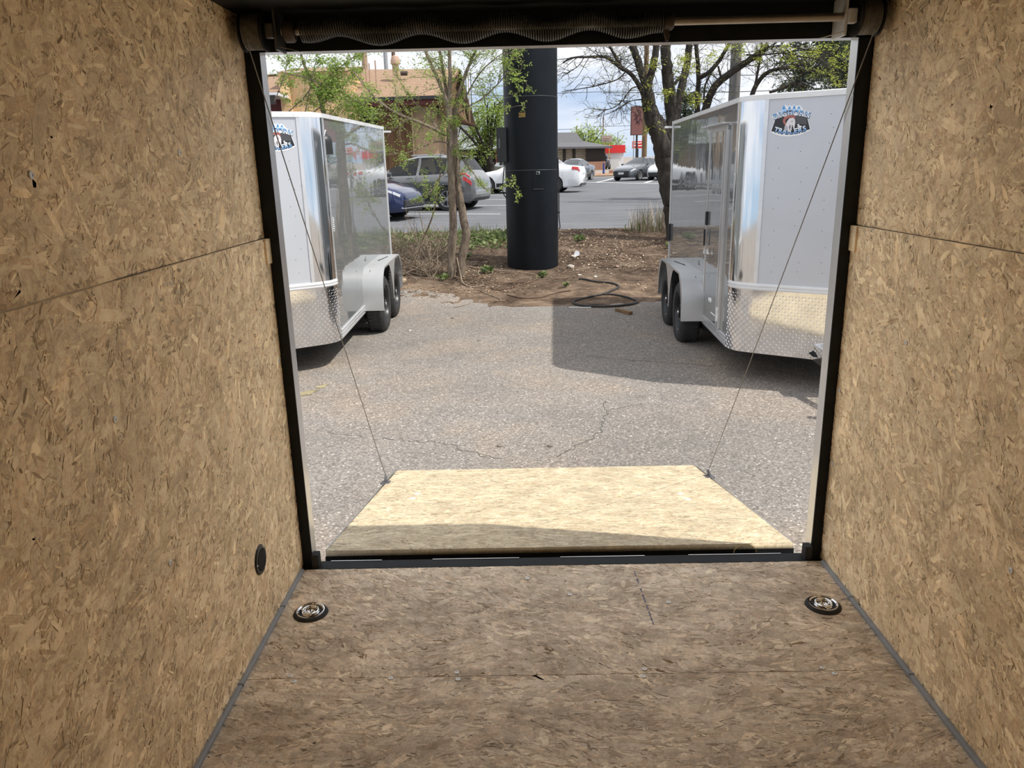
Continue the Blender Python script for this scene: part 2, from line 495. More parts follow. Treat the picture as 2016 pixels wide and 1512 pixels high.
M_LINE = simple('white_road_paint', (0.72, 0.73, 0.74), 0.7, 0, 0.12, 6)
def strip(name, pts, w, mat, parent=None, zo=0.006):
    bm = bm_new(); L = []
    P = [Vector((x, y, 0)) for x, y in pts]
    for i, p in enumerate(P):
        d = (P[min(i + 1, len(P) - 1)] - P[max(i - 1, 0)]).normalized(); nn = Vector((-d.y, d.x, 0))
        for s in (-1, 1):
            c = p + nn * s * w / 2
            L.append(bm.verts.new((c.x, c.y, gz(c.y) + zo)))
    for i in range(len(P) - 1):
        bm.faces.new((L[2 * i], L[2 * i + 1], L[2 * i + 3], L[2 * i + 2]))
    return obj(name, bm, mat, parent)
for a, b in (((-7.5, 20.07), (-.61, 18.0)), ((-6.8, 23.85), (-.5, 21.5)), ((-6.2, 27.0), (-.2, 24.8)), ((-6, 30.5), (0, 28.2))):
    pts = [(a[0] + (b[0] - a[0]) * t, a[1] + (b[1] - a[1]) * t) for t in np.linspace(0, 1, 6)]
    strip('parking_line', pts, 0.10, M_LINE, PLOT)
pts = [(1.5 + 13 * t, 50.6 - 24.5 * t) for t in np.linspace(0, 1, 10)]
strip('parking_line', pts, 0.30, M_LINE, PLOT)
for (x, y) in ((4.66, 45.2), (7.0, 41.5), (9.0, 38.0)):
    strip('parking_line', [(x, y), (x + 1.0, y + 4.0), (x + 2, y + 8)], 0.22, M_LINE, PLOT)

# cracks in the old asphalt
M_CRACK = simple('crack_filling', (0.095, 0.088, 0.08), 0.95, 0, 0.2, 30)
def crack(pts, w=0.008):
    w *= .6
    P = poly_smooth([(x, y, 0) for x, y in pts], 9)
    out = []
    for p in P: out.append((p.x + random.uniform(-.022, .022), p.y + random.uniform(-.022, .022)))
    strip('crack', out, w, M_CRACK, bpy.data.objects['ground_asphalt'], 0.002)
crack([(0.55, 3.35), (0.52, 3.05), (0.47, 2.8), (0.40, 2.55), (0.22, 2.3), (0.1, 2.12)], 0.009)
crack([(0.55, 3.1), (0.75, 3.2), (0.86, 3.25)], 0.006)
crack([(-1.15, 2.55), (-0.95, 2.5), (-0.7, 2.42), (-0.5, 2.25), (-0.3, 2.1)], 0.008)
crack([(0.5, 4.85), (0.9, 4.65), (1.3, 4.5), (1.7, 4.35)], 0.008)
crack([(-1.6, 2.7), (-1.4, 2.62), (-1.3, 2.6)], 0.006)
# yellowish moss stain beside the left trailer
M_MOSS = simple('yellow_stain', (0.33, 0.28, 0.16), 0.9, 0, 0.35, 9)
def blob_flat(name, c, rx, ry, mat, parent, rot=0.0, zo=0.004, n=40, rag=0.3):
    bm = bm_new(); vs = []
    for k in range(n):
        a = 2 * PI * k / n; r = 1 + rag * (random.random() - .5)
        x = rx * r * math.cos(a); y = ry * r * math.sin(a)
        X = c[0] + x * math.cos(rot) - y * math.sin(rot); Y = c[1] + x * math.sin(rot) + y * math.cos(rot)
        vs.append(bm.verts.new((X, Y, gz(Y) + zo)))
    bm.faces.new(vs); return obj(name, bm, mat, parent)
GA = bpy.data.objects['ground_asphalt']
for c, rx, ry, ro in (((-2.02, 3.72), .11, .05, .9), ((-2.17, 3.52), .09, .045, .7), ((-1.93, 3.92), .06, .04, 1.2), ((-2.25, 3.4), .06, .04, .5)):
    blob_flat('moss_stain', c, rx, ry, M_MOSS, GA, ro, rag=0.7)

# ================================================================ OSB boards
def osb_flakes(rng, U, Vv, n_big, n_mid, n_small, ang0, angs, zmax=0.0011):
    """returns verts in board space (u, v, w) for strand flakes laid over one another"""
    n = n_big + n_mid + n_small
    ln = np.concatenate([rng.uniform(.045, .125, n_big), rng.uniform(.020, .075, n_mid), rng.uniform(.006, .034, n_small)])
    wd = np.concatenate([rng.uniform(.014, .042, n_big), rng.uniform(.005, .022, n_mid), rng.uniform(.0015, .008, n_small)])
    # order: big flakes low, mixed, small on top with overlap
    level = np.concatenate([rng.uniform(0, .92, n_big), rng.uniform(.1, .95, n_mid), rng.uniform(.35, 1.0, n_small)])
    cu = rng.uniform(U[0], U[1], n); cv = rng.uniform(Vv[0], Vv[1], n)
    # clumps: local preferred direction
    loc = (vnoise(cu, cv, 5.0, 21) - .5) * 1.6
    a = ang0 + loc + rng.normal(0, angs, n)
    m = 7
    shp = np.array([[-1, -.55], [-.8, .8], [.1, 1.0], [.85, .75], [1, -.2], [.7, -.95], [-.3, -1.0]])
    P = shp[None] * (1 + rng.uniform(-.28, .28, (n, m, 1)))
    along = P[..., 0] * (ln / 2)[:, None]; across = P[..., 1] * (wd / 2)[:, None]
    across += (rng.uniform(-.25, .25, n) * wd)[:, None] * P[..., 0]          # skew
    u = cu[:, None] + along * np.cos(a)[:, None] - across * np.sin(a)[:, None]
    v = cv[:, None] + along * np.sin(a)[:, None] + across * np.cos(a)[:, None]
    u = np.clip(u, U[0], U[1]); v = np.clip(v, Vv[0], Vv[1])
    w = np.repeat((level * zmax + .0001)[:, None], m, 1)
    tone = np.clip(rng.normal(.54, .27, n), 0.05, 1)
    sp = rng.random(n); tone = np.where(sp < .035, rng.uniform(0, .12, n), tone); tone = np.where(sp > .95, rng.uniform(.85, 1, n), tone)
    tone[:n_big + n_mid] = np.maximum(tone[:n_big + n_mid], rng.uniform(.16, .34, n_big + n_mid))
    tone[:n_big] = np.clip(rng.normal(.58, .18, n_big), .26, 1)
    small_dark = (np.arange(n) >= n_big + n_mid) & (rng.random(n) < .035)
    tone = np.where(small_dark, rng.uniform(0, .14, n), tone)
    hue = rng.random(n)
    rid = rng.uniform(0, 50, n)
    gr = np.stack([along * 1.0, across * 6.0, np.repeat(rid[:, None], m, 1)], -1)
    V = np.stack([u, v, w], -1).reshape(-1, 3)
    Fc = np.arange(n * m).reshape(n, m)
    return V, Fc, np.repeat(tone, m), np.repeat(hue, m), gr.reshape(-1, 3)

def osb_board(name, U, Vv, thick, mapper, mat, seed, dens=1.0, ang0=0.0, angs=0.55, kind='structure', parent=None, flakeU=None, flip=False):
    """A board: backing slab plus strand flakes, as one mesh. mapper maps (u,v,w) arrays to world."""
    rng = np.random.default_rng(seed)
    fu = flakeU or U
    area = (fu[1] - fu[0]) * (Vv[1] - Vv[0])
    nb, nm, ns = int(area * 700 * dens), int(area * 3000 * dens), int(area * 7000 * dens)
    V, Fc, tone, hue, gr = osb_flakes(rng, fu, Vv, nb, nm, ns, ang0, angs)
    m = Fc.shape[1]
    W = mapper(V[:, 0], V[:, 1], V[:, 2])
    Fl = Fc.copy()
    if flip: Fl = Fl[:, ::-1]
    c = np.array([[U[0], Vv[0], 0], [U[1], Vv[0], 0], [U[1], Vv[1], 0], [U[0], Vv[1], 0],
                  [U[0], Vv[0], -thick], [U[1], Vv[0], -thick], [U[1], Vv[1], -thick], [U[0], Vv[1], -thick]])
    Cw = mapper(c[:, 0], c[:, 1], c[:, 2])
    me = bpy.data.meshes.new(name)
    nv = len(W)
    allv = np.concatenate([W, Cw]).astype(np.float32)
    quads = np.array([[0, 1, 2, 3], [7, 6, 5, 4], [0, 4, 5, 1], [1, 5, 6, 2], [2, 6, 7, 3], [3, 7, 4, 0]]) + nv
    if flip: quads = quads[:, ::-1]
    li = np.concatenate([Fl.ravel(), quads.ravel()]).astype(np.int32)
    nf = len(Fl)
    ls = np.concatenate([np.arange(nf) * m, nf * m + np.arange(6) * 4]).astype(np.int32)
    lt = np.concatenate([np.full(nf, m), np.full(6, 4)]).astype(np.int32)
    me.vertices.add(len(allv)); me.vertices.foreach_set('co', allv.ravel())
    me.loops.add(len(li)); me.loops.foreach_set('vertex_index', li)
    me.polygons.add(len(ls)); me.polygons.foreach_set('loop_start', ls); me.polygons.foreach_set('loop_total', lt)
    for an, ty, data, ext in (('tone', 'FLOAT', tone, np.full(8, .38)), ('hue', 'FLOAT', hue, np.full(8, .5))):
        at_ = me.attributes.new(an, ty, 'POINT'); at_.data.foreach_set('value', np.concatenate([data, ext]).astype(np.float32))
    at_ = me.attributes.new('grain', 'FLOAT_VECTOR', 'POINT')
    at_.data.foreach_set('vector', np.concatenate([gr, np.zeros((8, 3))]).astype(np.float32).ravel())
    me.update(calc_edges=True)
    me.materials.append(mat)
    o = bpy.data.objects.new(name, me); COL.objects.link(o)
    if parent is not None: o.parent = parent
    elif kind: o['kind'] = kind
    return o

FZ = 0.42            # floor top
YB = -4.3            # front end of the cargo box
def S3(a, b, c): return np.stack([a, b, c], -1)

fl = osb_board('floor', (-1.0, 1.0), (-0.684, -0.03), 0.02, lambda u, v, w: S3(u, v, FZ + w), M_OSB_FLOOR, 3, 1.25, 0.0, 0.38)
fl['label'] = 'strand board floor of the cargo box, scuffed brown'
f2 = osb_board('floor_board', (-1.0, 1.0), (YB, -0.6855), 0.02, lambda u, v, w: S3(u, v, FZ + w), M_OSB_FLOOR, 4, 1.1, 0.0, 0.38, parent=fl, flakeU=(-1.0, 1.0))

# walls: a lower board that stands a few millimetres proud of the upper one
ZSEAM = 1.678
for side, sx, seed in (('left', -1, 31), ('right', 1, 41)):
    ml = (lambda sx: lambda u, v, w: S3(sx * (1.0 - w), u, v))(sx)
    mu = (lambda sx: lambda u, v, w: S3(sx * (1.012 - w), u, v))(sx)
    wl_ = osb_board('wall_' + side, (YB, 0.0), (FZ, ZSEAM), 0.012, ml, M_OSB_WALL, seed, 1.0, 0.9 * sx * 0 + 0.8, 0.75,
                    flakeU=(-2.75, 0.0), flip=(sx > 0))
    wl_['label'] = 'strand board wall on the ' + side + ' of the cargo box'
    osb_board('upper_board', (YB, 0.0), (ZSEAM + 0.002, 2.39), 0.012, mu, M_OSB_WALL, seed + 1, 1.0, 0.3, 0.8,
              parent=wl_, flakeU=(-2.75, 0.0), flip=(sx > 0))
    # back-up skin of the trailer outside the board
    bm = bm_new(); x0, x1 = sorted((sx * 1.026, sx * 1.05))
    box(bm, (x0, YB - .02, 0.30), (x1, 0.06, 2.44))
    obj('outer_skin', bm, M_PAINT_NOSE, wl_)
    # swollen bulge where the lower board laps over the door post
    bm = bm_new()
    x0, x1 = sorted((sx * 0.992, sx * 1.0))
    box(bm, (x0, -0.05, ZSEAM - 0.085), (x1, 0.004, ZSEAM), bevel=0.003)
    o_ = obj('board_lap', bm, M_OSB_WALL, wl_)
    me_ = o_.data
    a_ = me_.attributes.new('tone', 'FLOAT', 'POINT'); a_.data.foreach_set('value', np.full(len(me_.vertices), .6, dtype=np.float32))
    # grey cove strip along the floor
    bm = bm_new()
    x0, x1 = sorted((sx * 0.985, sx * 0.9995))
    box(bm, (x0, YB + .02, FZ + 0.001), (x1, -0.045, FZ + 0.014), bevel=0.003)
    for y in np.arange(-0.3, -2.6, -0.42):
        box(bm, (x0 - 0.001, y - .004, FZ + 0.002), (x1, y + .004, FZ + 0.0165))
    struct('baseboard_' + side, bm, M_TRIM_GREY, 'thin grey cove strip where the ' + side + ' wall meets the floor')

# front end wall and ceiling (behind the viewer)
osb_board('wall_front', (-1.0, 1.0), (FZ, 2.39), 0.02, lambda u, v, w: S3(u, YB + w, v), M_OSB_WALL, 51, 0.25, 0.6, 0.8)
bm = bm_new(); box(bm, (-1.05, YB - .03, 2.39), (1.05, -0.36, 2.45))
cl = struct('ceiling', bm, M_CEIL, 'pale liner ceiling of the cargo box')
bm = bm_new(); box(bm, (-1.03, -0.36, 2.375), (1.03, -0.004, 2.46))
obj('rear_bow', bm, M_BLACK_STEEL, cl)
bm = bm_new(); box(bm, (-1.05, YB, 0.30), (1.05, -0.05, FZ - 0.021))
obj('subframe', bm, M_BLACK_STEEL, fl)
for i, (dx, dy) in enumerate(((0.0, -0.75), (0.0, -2.9))):  # invented fixtures for the added fill lamps, outside the view
    t_ = thing('added_fill_lamp', 'added round white fill lamp on the cargo box ceiling, ' + ('nearer the door' if i == 0 else 'deeper inside'),
               'ceiling lamp', (dx, dy, 2.39), group='added fill lamps of the cargo box')
    bm = bm_new(); lathe(bm, [(0, 0), (.11, 0), (.11, -.02), (.085, -.03), (.082, -.028), (0, -.028)], Matrix.Identity(4), 32)
    obj('housing', bm, M_WHITE_PLASTIC, t_, True)
    tt = NT('fill_lamp_diffuser'); tt.set(color=(.9, .88, .8), emit=(1.0, 0.88, 0.70), emits=1.2)  # glowing cover of the added fill lamp
    bm = bm_new(); lathe(bm, [(0, -.050), (.04, -.049), (.07, -.043), (.083, -.029)], Matrix.Identity(4), 32)
    obj('diffuser', bm, tt.m, t_, True)

# ---- rear door frame
bm = bm_new()
for sx in (-1, 1):
    x0, x1 = sorted((sx * 0.962, sx * 1.012)); box(bm, (x0, -0.004, 0.40), (x1, 0.0025, 2.39))
box(bm, (-1.0, -0.004, 2.268), (1.0, 0.0025, 2.39))
fr = struct('door_1', bm, M_BLACK_STEEL, 'black steel frame round the open rear ramp door')
bm = bm_new()
for sx in (-1, 1):
    x0, x1 = sorted((sx * 0.962, sx * 1.052)); box(bm, (x0, 0.003, 0.40), (x1, 0.062, 2.45), bevel=0.002)
box(bm, (-0.962, 0.003, 2.268), (0.962, 0.062, 2.45))
obj('outer_jamb', bm, M_ALU_BR, fr)
bm = bm_new()
for sx in (-1, 1):
    x0, x1 = sorted((sx * 0.934, sx * 0.961)); box(bm, (x0, -0.02, 0.385), (x1, 0.02, 0.475), bevel=0.004)
obj('door_bumper', bm, M_RUBBER, fr)
bm = bm_new()
box(bm, (-0.962, -0.028, 0.395), (0.962, 0.035, FZ + 0.001), bevel=0.002)
box(bm, (-0.962, 0.035, 0.30), (0.962, 0.15, 0.352))
obj('sill', bm, M_BLACK_STEEL, fr)
bm = bm_new()
for a, b in ((-0.90, -0.70), (-0.50, -0.16), (0.0, 0.33), (0.50, 0.86)):
    box(bm, (a, 0.030, FZ - 0.002), (b, 0.034, FZ + 0.003))
obj('sill_edge', bm, M_ALU_BR, fr)
bm = bm_new()
for i in range(7): tube(bm, [(-0.93 + .31 * i, 0.075, 0.372), (-0.93 + .31 * i + .2, 0.075, 0.372)], 0.016, 10)
obj('hinge_barrel', bm, M_BLACK_STEEL, fr)
# thin yellow wire loop at the hinge
bm = bm_new(); tube(bm, [(0.70 + 0.045 * (1 - math.cos(a)), 0.11, 0.385 + 0.035 * math.sin(a)) for a in np.linspace(0, PI, 14)], 0.0016, 6)
tag(obj('wire_loop', bm, simple('yellow_wire', (0.55, 0.42, 0.12), 0.5), None, True), 'thin yellow wire loop poking up at the ramp hinge, right side', 'wire')

# ---- ramp
RS = -0.205
rp = thing('ramp_door', 'lowered strand board ramp door resting on the asphalt', 'ramp', (0, 0.155, 0.40), rx=math.atan(RS))
RL = 1.745
rb = osb_board('ramp_board', (-0.953, 0.953), (0.0, RL), 0.022, lambda u, v, w: S3(u * (1 - .0126 * v / RL), v, w), M_OSB_RAMP, 61, 1.3, 0.0, 0.30, kind=None, parent=rp)
bm = bm_new()
box(bm, (-0.955, 0.0, -0.055), (0.955, RL - 0.01, -0.023))
obj('ramp_frame', bm, M_BLACK_STEEL, rp)
bm = bm_new()
for sx in (-1, 1):
    x0, x1 = sorted((sx * 0.9535, sx * 0.958)); box(bm, (x0, 0.02, -0.05), (x1, RL - .01, 0.001))
obj('side_rail', bm, M_ALU, rp)
bm = bm_new()
for (x, y) in ((-.72, 1.05), (-.73, 0.94), (.70, 0.80), (.69, .93)):
    lathe(bm, [(0, .0035), (.014, .003), (.018, .0015)], axis_z((x, y, 0)), 14)
obj('bolt_head', bm, M_ZINC, rp, True)
for sx in (-1, 1):   # cable brackets
    bm = bm_new()
    lo, hi = sorted((sx * 0.925, sx * 0.975)); box(bm, (lo, 1.335, -0.004), (hi, 1.415, 0.004), bevel=0.001)
    for dy in (0.0, 0.035):
        tube(bm, [(sx * .95, 1.357 + dy, 0.0), (sx * .95, 1.357 + dy, 0.03), (sx * .95, 1.365 + dy, 0.042), (sx * .95, 1.373 + dy, 0.03), (sx * .95, 1.373 + dy, 0)], 0.004, 8)
    tube(bm, [(sx * .95, 1.35, 0.02), (sx * .95, 1.42, 0.02)], 0.005, 8)
    obj('cable_bracket', bm, simple('bracket_steel', (.16, .16, .18), .4, .6), rp, True)

# ---- cable assist spring above the door
sp = thing('ramp_spring', 'torsion spring shaft with cable drums above the rear door', 'door spring', (0, -0.085, 2.315))
bm = bm_new(); tube(bm, [(-0.86, 0, 0), (0.93, 0, 0)], 0.0125, 14)
obj('shaft', bm, simple('galvanised_tube', (0.40, 0.37, 0.33), 0.38, 0.8, 0.15, 10), sp, True)
bm = bm_new(); pts = []; rad = []
turns = 150
for i in range(turns * 10 + 1):
    a = 2 * PI * i / 10; x = -0.80 + 1.12 * i / (turns * 10)
    amp = 0.016 * math.sin((x + .80) * 2 * PI / 0.26 - 1.2) * min(1, (x + .8) * 9) * min(1, (.36 - x) * 6)
    pts.append((x, 0.030 * math.cos(a), amp * 0.9 - .002 + 0.030 * math.sin(a)))
tube(bm, pts, 0.0030, 5, False)
obj('torsion_coil', bm, simple('oiled_spring', (0.085, 0.085, 0.082), 0.42, 0.5, 0.3, 40), sp, True)
M_CONE = simple('cast_cone', (0.08, 0.065, 0.055), 0.5, 0.6, 0.3, 30)
bm = bm_new()
for x, r in ((-0.835, .034), (0.335, .026)):
    if x > 0: obj('spring_cone', bm, M_CONE, sp, True); bm = bm_new()
    lathe(bm, [(0, -.018), (r * .8, -.018), (r, -.012), (r, .012), (r * .8, .018), (0, .018)], axis_x((x, 0, 0)), 24)
for k in range(4): tube(bm, [(0.325 + .005 * k, .0, -.025 - .01 * (k % 2)), (0.335, .0, -.055)], 0.005, 6)
obj('spring_cone', bm, M_CONE, sp, True)
for sx in (-1, 1):
    bm = bm_new()
    R0 = 0.052
    lathe(bm, [(0, -.036), (R0 + .006, -.036), (R0 + .006, -.031), (R0 - .006, -.030), (R0 - .006, .030), (R0 + .006, .031), (R0 + .006, .036), (0, .036)], axis_x((sx * 0.945, 0, 0.0)), 32)
    d = obj('cable_drum', bm, simple('drum_metal', (0.03, 0.028, 0.027), 0.45, 0.6, 0.2, 20), sp, True)
    bm = bm_new()
    pts = []
    for i in range(13 * 24):
        a = 2 * PI * i / 24; x = sx * 0.945 - 0.028 + 0.056 * i / (13 * 24)
        pts.append((x, (R0 - .001) * math.cos(a), (R0 - .001) * math.sin(a)))
    tube(bm, pts, 0.0021, 5, False)
    obj('wound_cable', bm, M_CABLE, d, True)
    bm = bm_new()
    lo, hi = sorted((sx * 0.872, sx * 0.880)); box(bm, (lo, -.02, -0.055), (hi, 0.08, 0.06), bevel=.002)
    lo, hi = sorted((sx * 0.880, sx * 0.905)); box(bm, (lo, -.03, -0.022), (hi, -0.005, 0.02), bevel=.003)
    tube(bm, [(sx * .87, -.02, -.045), (sx * .80, -.02, -.062)], .002, 6)
    obj('end_bracket', bm, M_ZINC if sx > 0 else simple('dull_bracket', (0.14, 0.135, 0.125), 0.4, 0.7), sp)
for sx, nm in ((-1, 'left'), (1, 'right')):
    bm = bm_new()
    A = Vector((sx * 0.957, -0.085 - 0.04, 2.275)); B = Vector((sx * 0.950, 1.527, 0.150))
    tube(bm, [A + (B - A) * t + Vector((0, 0, -0.010 * math.sin(PI * t))) for t in np.linspace(0, 1, 24)], 0.0021, 6)
    tag(obj('lift_cable', bm, M_CABLE, None, True), 'thin steel lift cable slanting down to the ramp on the ' + nm + ' side', 'cable', 'ramp lift cables')

# ---- floor rings
def d_ring(x, y, label):
    t_ = thing('tie_down_ring', label, 'tie-down ring', (x, y, FZ), group='tie-down rings on the floor')
    I = Matrix.Identity(4)
    bm = bm_new(); lathe(bm, [(.028, .006), (.044, .010), (.052, .011), (.0575, .006), (.060, 0.001), (.0, .001)], I, 40)
    obj('rubber_base', bm, M_RUBBER, t_, True)
    bm = bm_new(); lathe(bm, [(0, .0045), (.010, .0046), (.013, .009), (.017, .006), (.024, .006), (.028, .0105), (.031, .0065), (.040, .008), (.045, .0135), (.048, .0135), (.049, .010)], I, 40)
    p_ = obj('steel_pan', bm, M_CHROME, t_, True)
    bm = bm_new()
    c = [(.027 * math.cos(a), .027 * math.sin(a) * .95, .0125) for a in np.linspace(0, 2 * PI, 40)]
    tube(bm, c, .0038, 8, False)
    tube(bm, [(-.03, -.016, .0115), (.03, -.016, .0115)], .0035, 8)
    lathe(bm, [(0, .012), (.006, .011), (.007, .006)], axis_z((.0, .0, 0)), 12)
    obj('ring', bm, M_CHROME, t_, True)
    t_.rotation_euler = (0, 0, -0.7 if x < 0 else 0.9)
    return t_
d_ring(-0.885, -0.33, 'chrome recessed tie-down ring on the floor near the left wall')
d_ring(0.883, -0.335, 'chrome recessed tie-down ring on the floor near the right wall')

# ---- floor screws
def screw_mesh():
    bm = bm_new(); lathe(bm, [(0.0025, .0006), (.003, .0024), (.0068, .0018), (.0082, .0002)], Matrix.Identity(4), 14)
    lathe(bm, [(0, .001), (.0026, .001)], Matrix.Identity(4), 10)
    return bm
s0 = obj('screw', screw_mesh(), M_ZINC, fl, True)
first = True
for x, y in ((-.352, -.668), (-.346, -.70), (.218, -.665), (.208, -.70), (.752, -.672), (.778, -.70), (.36, -.30), (-.13, -.125), (.02, -.24), (-.55, -.69), (-.86, -.672), (-.84, -.70)):
    s = s0 if first else s0.copy()
    if not first: COL.objects.link(s)
    first = False
    s.location = (x, y, FZ + .0020)
# wall screws
for sx, side, lst in ((-1, 'left', ((-1.24, 1.90), (-1.13, 1.40), (-1.0, .99), (-.6, 1.95), (-1.6, .72), (-.03, .80), (-.03, 1.25))),
                      (1, 'right', ((-1.02, 1.90), (-1.13, 1.43), (-1.05, .96), (-.45, 1.37), (-.03, 1.1), (-.03, .82), (-1.7, .7)))):
    w_ = bpy.data.objects['wall_' + side]
    for y, z in lst:
        s = s0.copy(); COL.objects.link(s); s.parent = w_
        s.location = (sx * (.9985 if z < ZSEAM else 1.0105), y, z); s.rotation_euler = (0, -sx * PI / 2, 0)

# faint blue chalk line snapped on the floor
bm = bm_new()
r_c = random.Random(4)
for k in range(26):
    y = -0.09 - .0135 * k; w_c = r_c.uniform(.0012, .0042)
    if r_c.random() < .8: box(bm, (.2725 + .0005 * k - w_c, y - .006, FZ + .0011), (.2725 + .0005 * k + w_c, y + .006, FZ + .0014))
obj('chalk_line', bm, simple('blue_chalk', (.20, .20, .27), .9, 0, .3, 60), fl)

# ---- round vent on the left wall
vt = thing('wall_vent', 'round black louvred vent screwed to the left wall', 'vent', (-1.0, -0.433, 0.686))
vt.rotation_euler = (0, PI / 2, 0)
bm = bm_new(); lathe(bm, [(0, .0045), (.036, .0045), (.037, .0075), (.047, .0065), (.0495, .002), (.0495, 0)], Matrix.Identity(4), 40)
obj('flange', bm, M_BLACK_PLASTIC, vt, True)
bm = bm_new()
for i in range(-5, 6):
    h = i * .006; w_ = math.sqrt(max(0, .034 ** 2 - h * h))
    box(bm, (h - .0012, -w_, .004), (h + .0012, w_, .0085))
obj('louvre', bm, M_BLACK_PLASTIC, vt)
for a in (0.5, 2.6, 4.7):
    bm = bm_new(); lathe(bm, [(0, .0095), (.003, .009), (.0035, .006)], axis_z((.042 * math.cos(a), .042 * math.sin(a), 0)), 10)
    obj('rivet', bm, M_ZINC, vt)

# ================================================================ cargo trailers outside
M_DECAL = None
def mat_decal():
    t = NT('decal_print')
    n = t.n.new('ShaderNodeAttribute'); n.attribute_name = 'ink'
    t.set(color=n.outputs['Color'], rough=0.3, coat=0.3)
    return t.m
M_DECAL = mat_decal()

def letter_tris(ch, size, extrude=0.0, bold=0.03):
    cu = bpy.data.curves.new('glyph', 'FONT'); cu.body = ch; cu.size = size; cu.offset = bold * size
    cu.align_x = 'CENTER'; cu.fill_mode = 'BOTH'; cu.resolution_u = 4
    o = bpy.data.objects.new('glyph', cu); COL.objects.link(o)
    dg = bpy.context.evaluated_depsgraph_get()
    me = bpy.data.meshes.new_from_object(o.evaluated_get(dg))
    vs = [v.co.copy() for v in me.vertices]; fs = [tuple(p.vertices) for p in me.polygons]
    bpy.data.objects.remove(o); bpy.data.curves.remove(cu); bpy.data.meshes.remove(me)
    return vs, fs

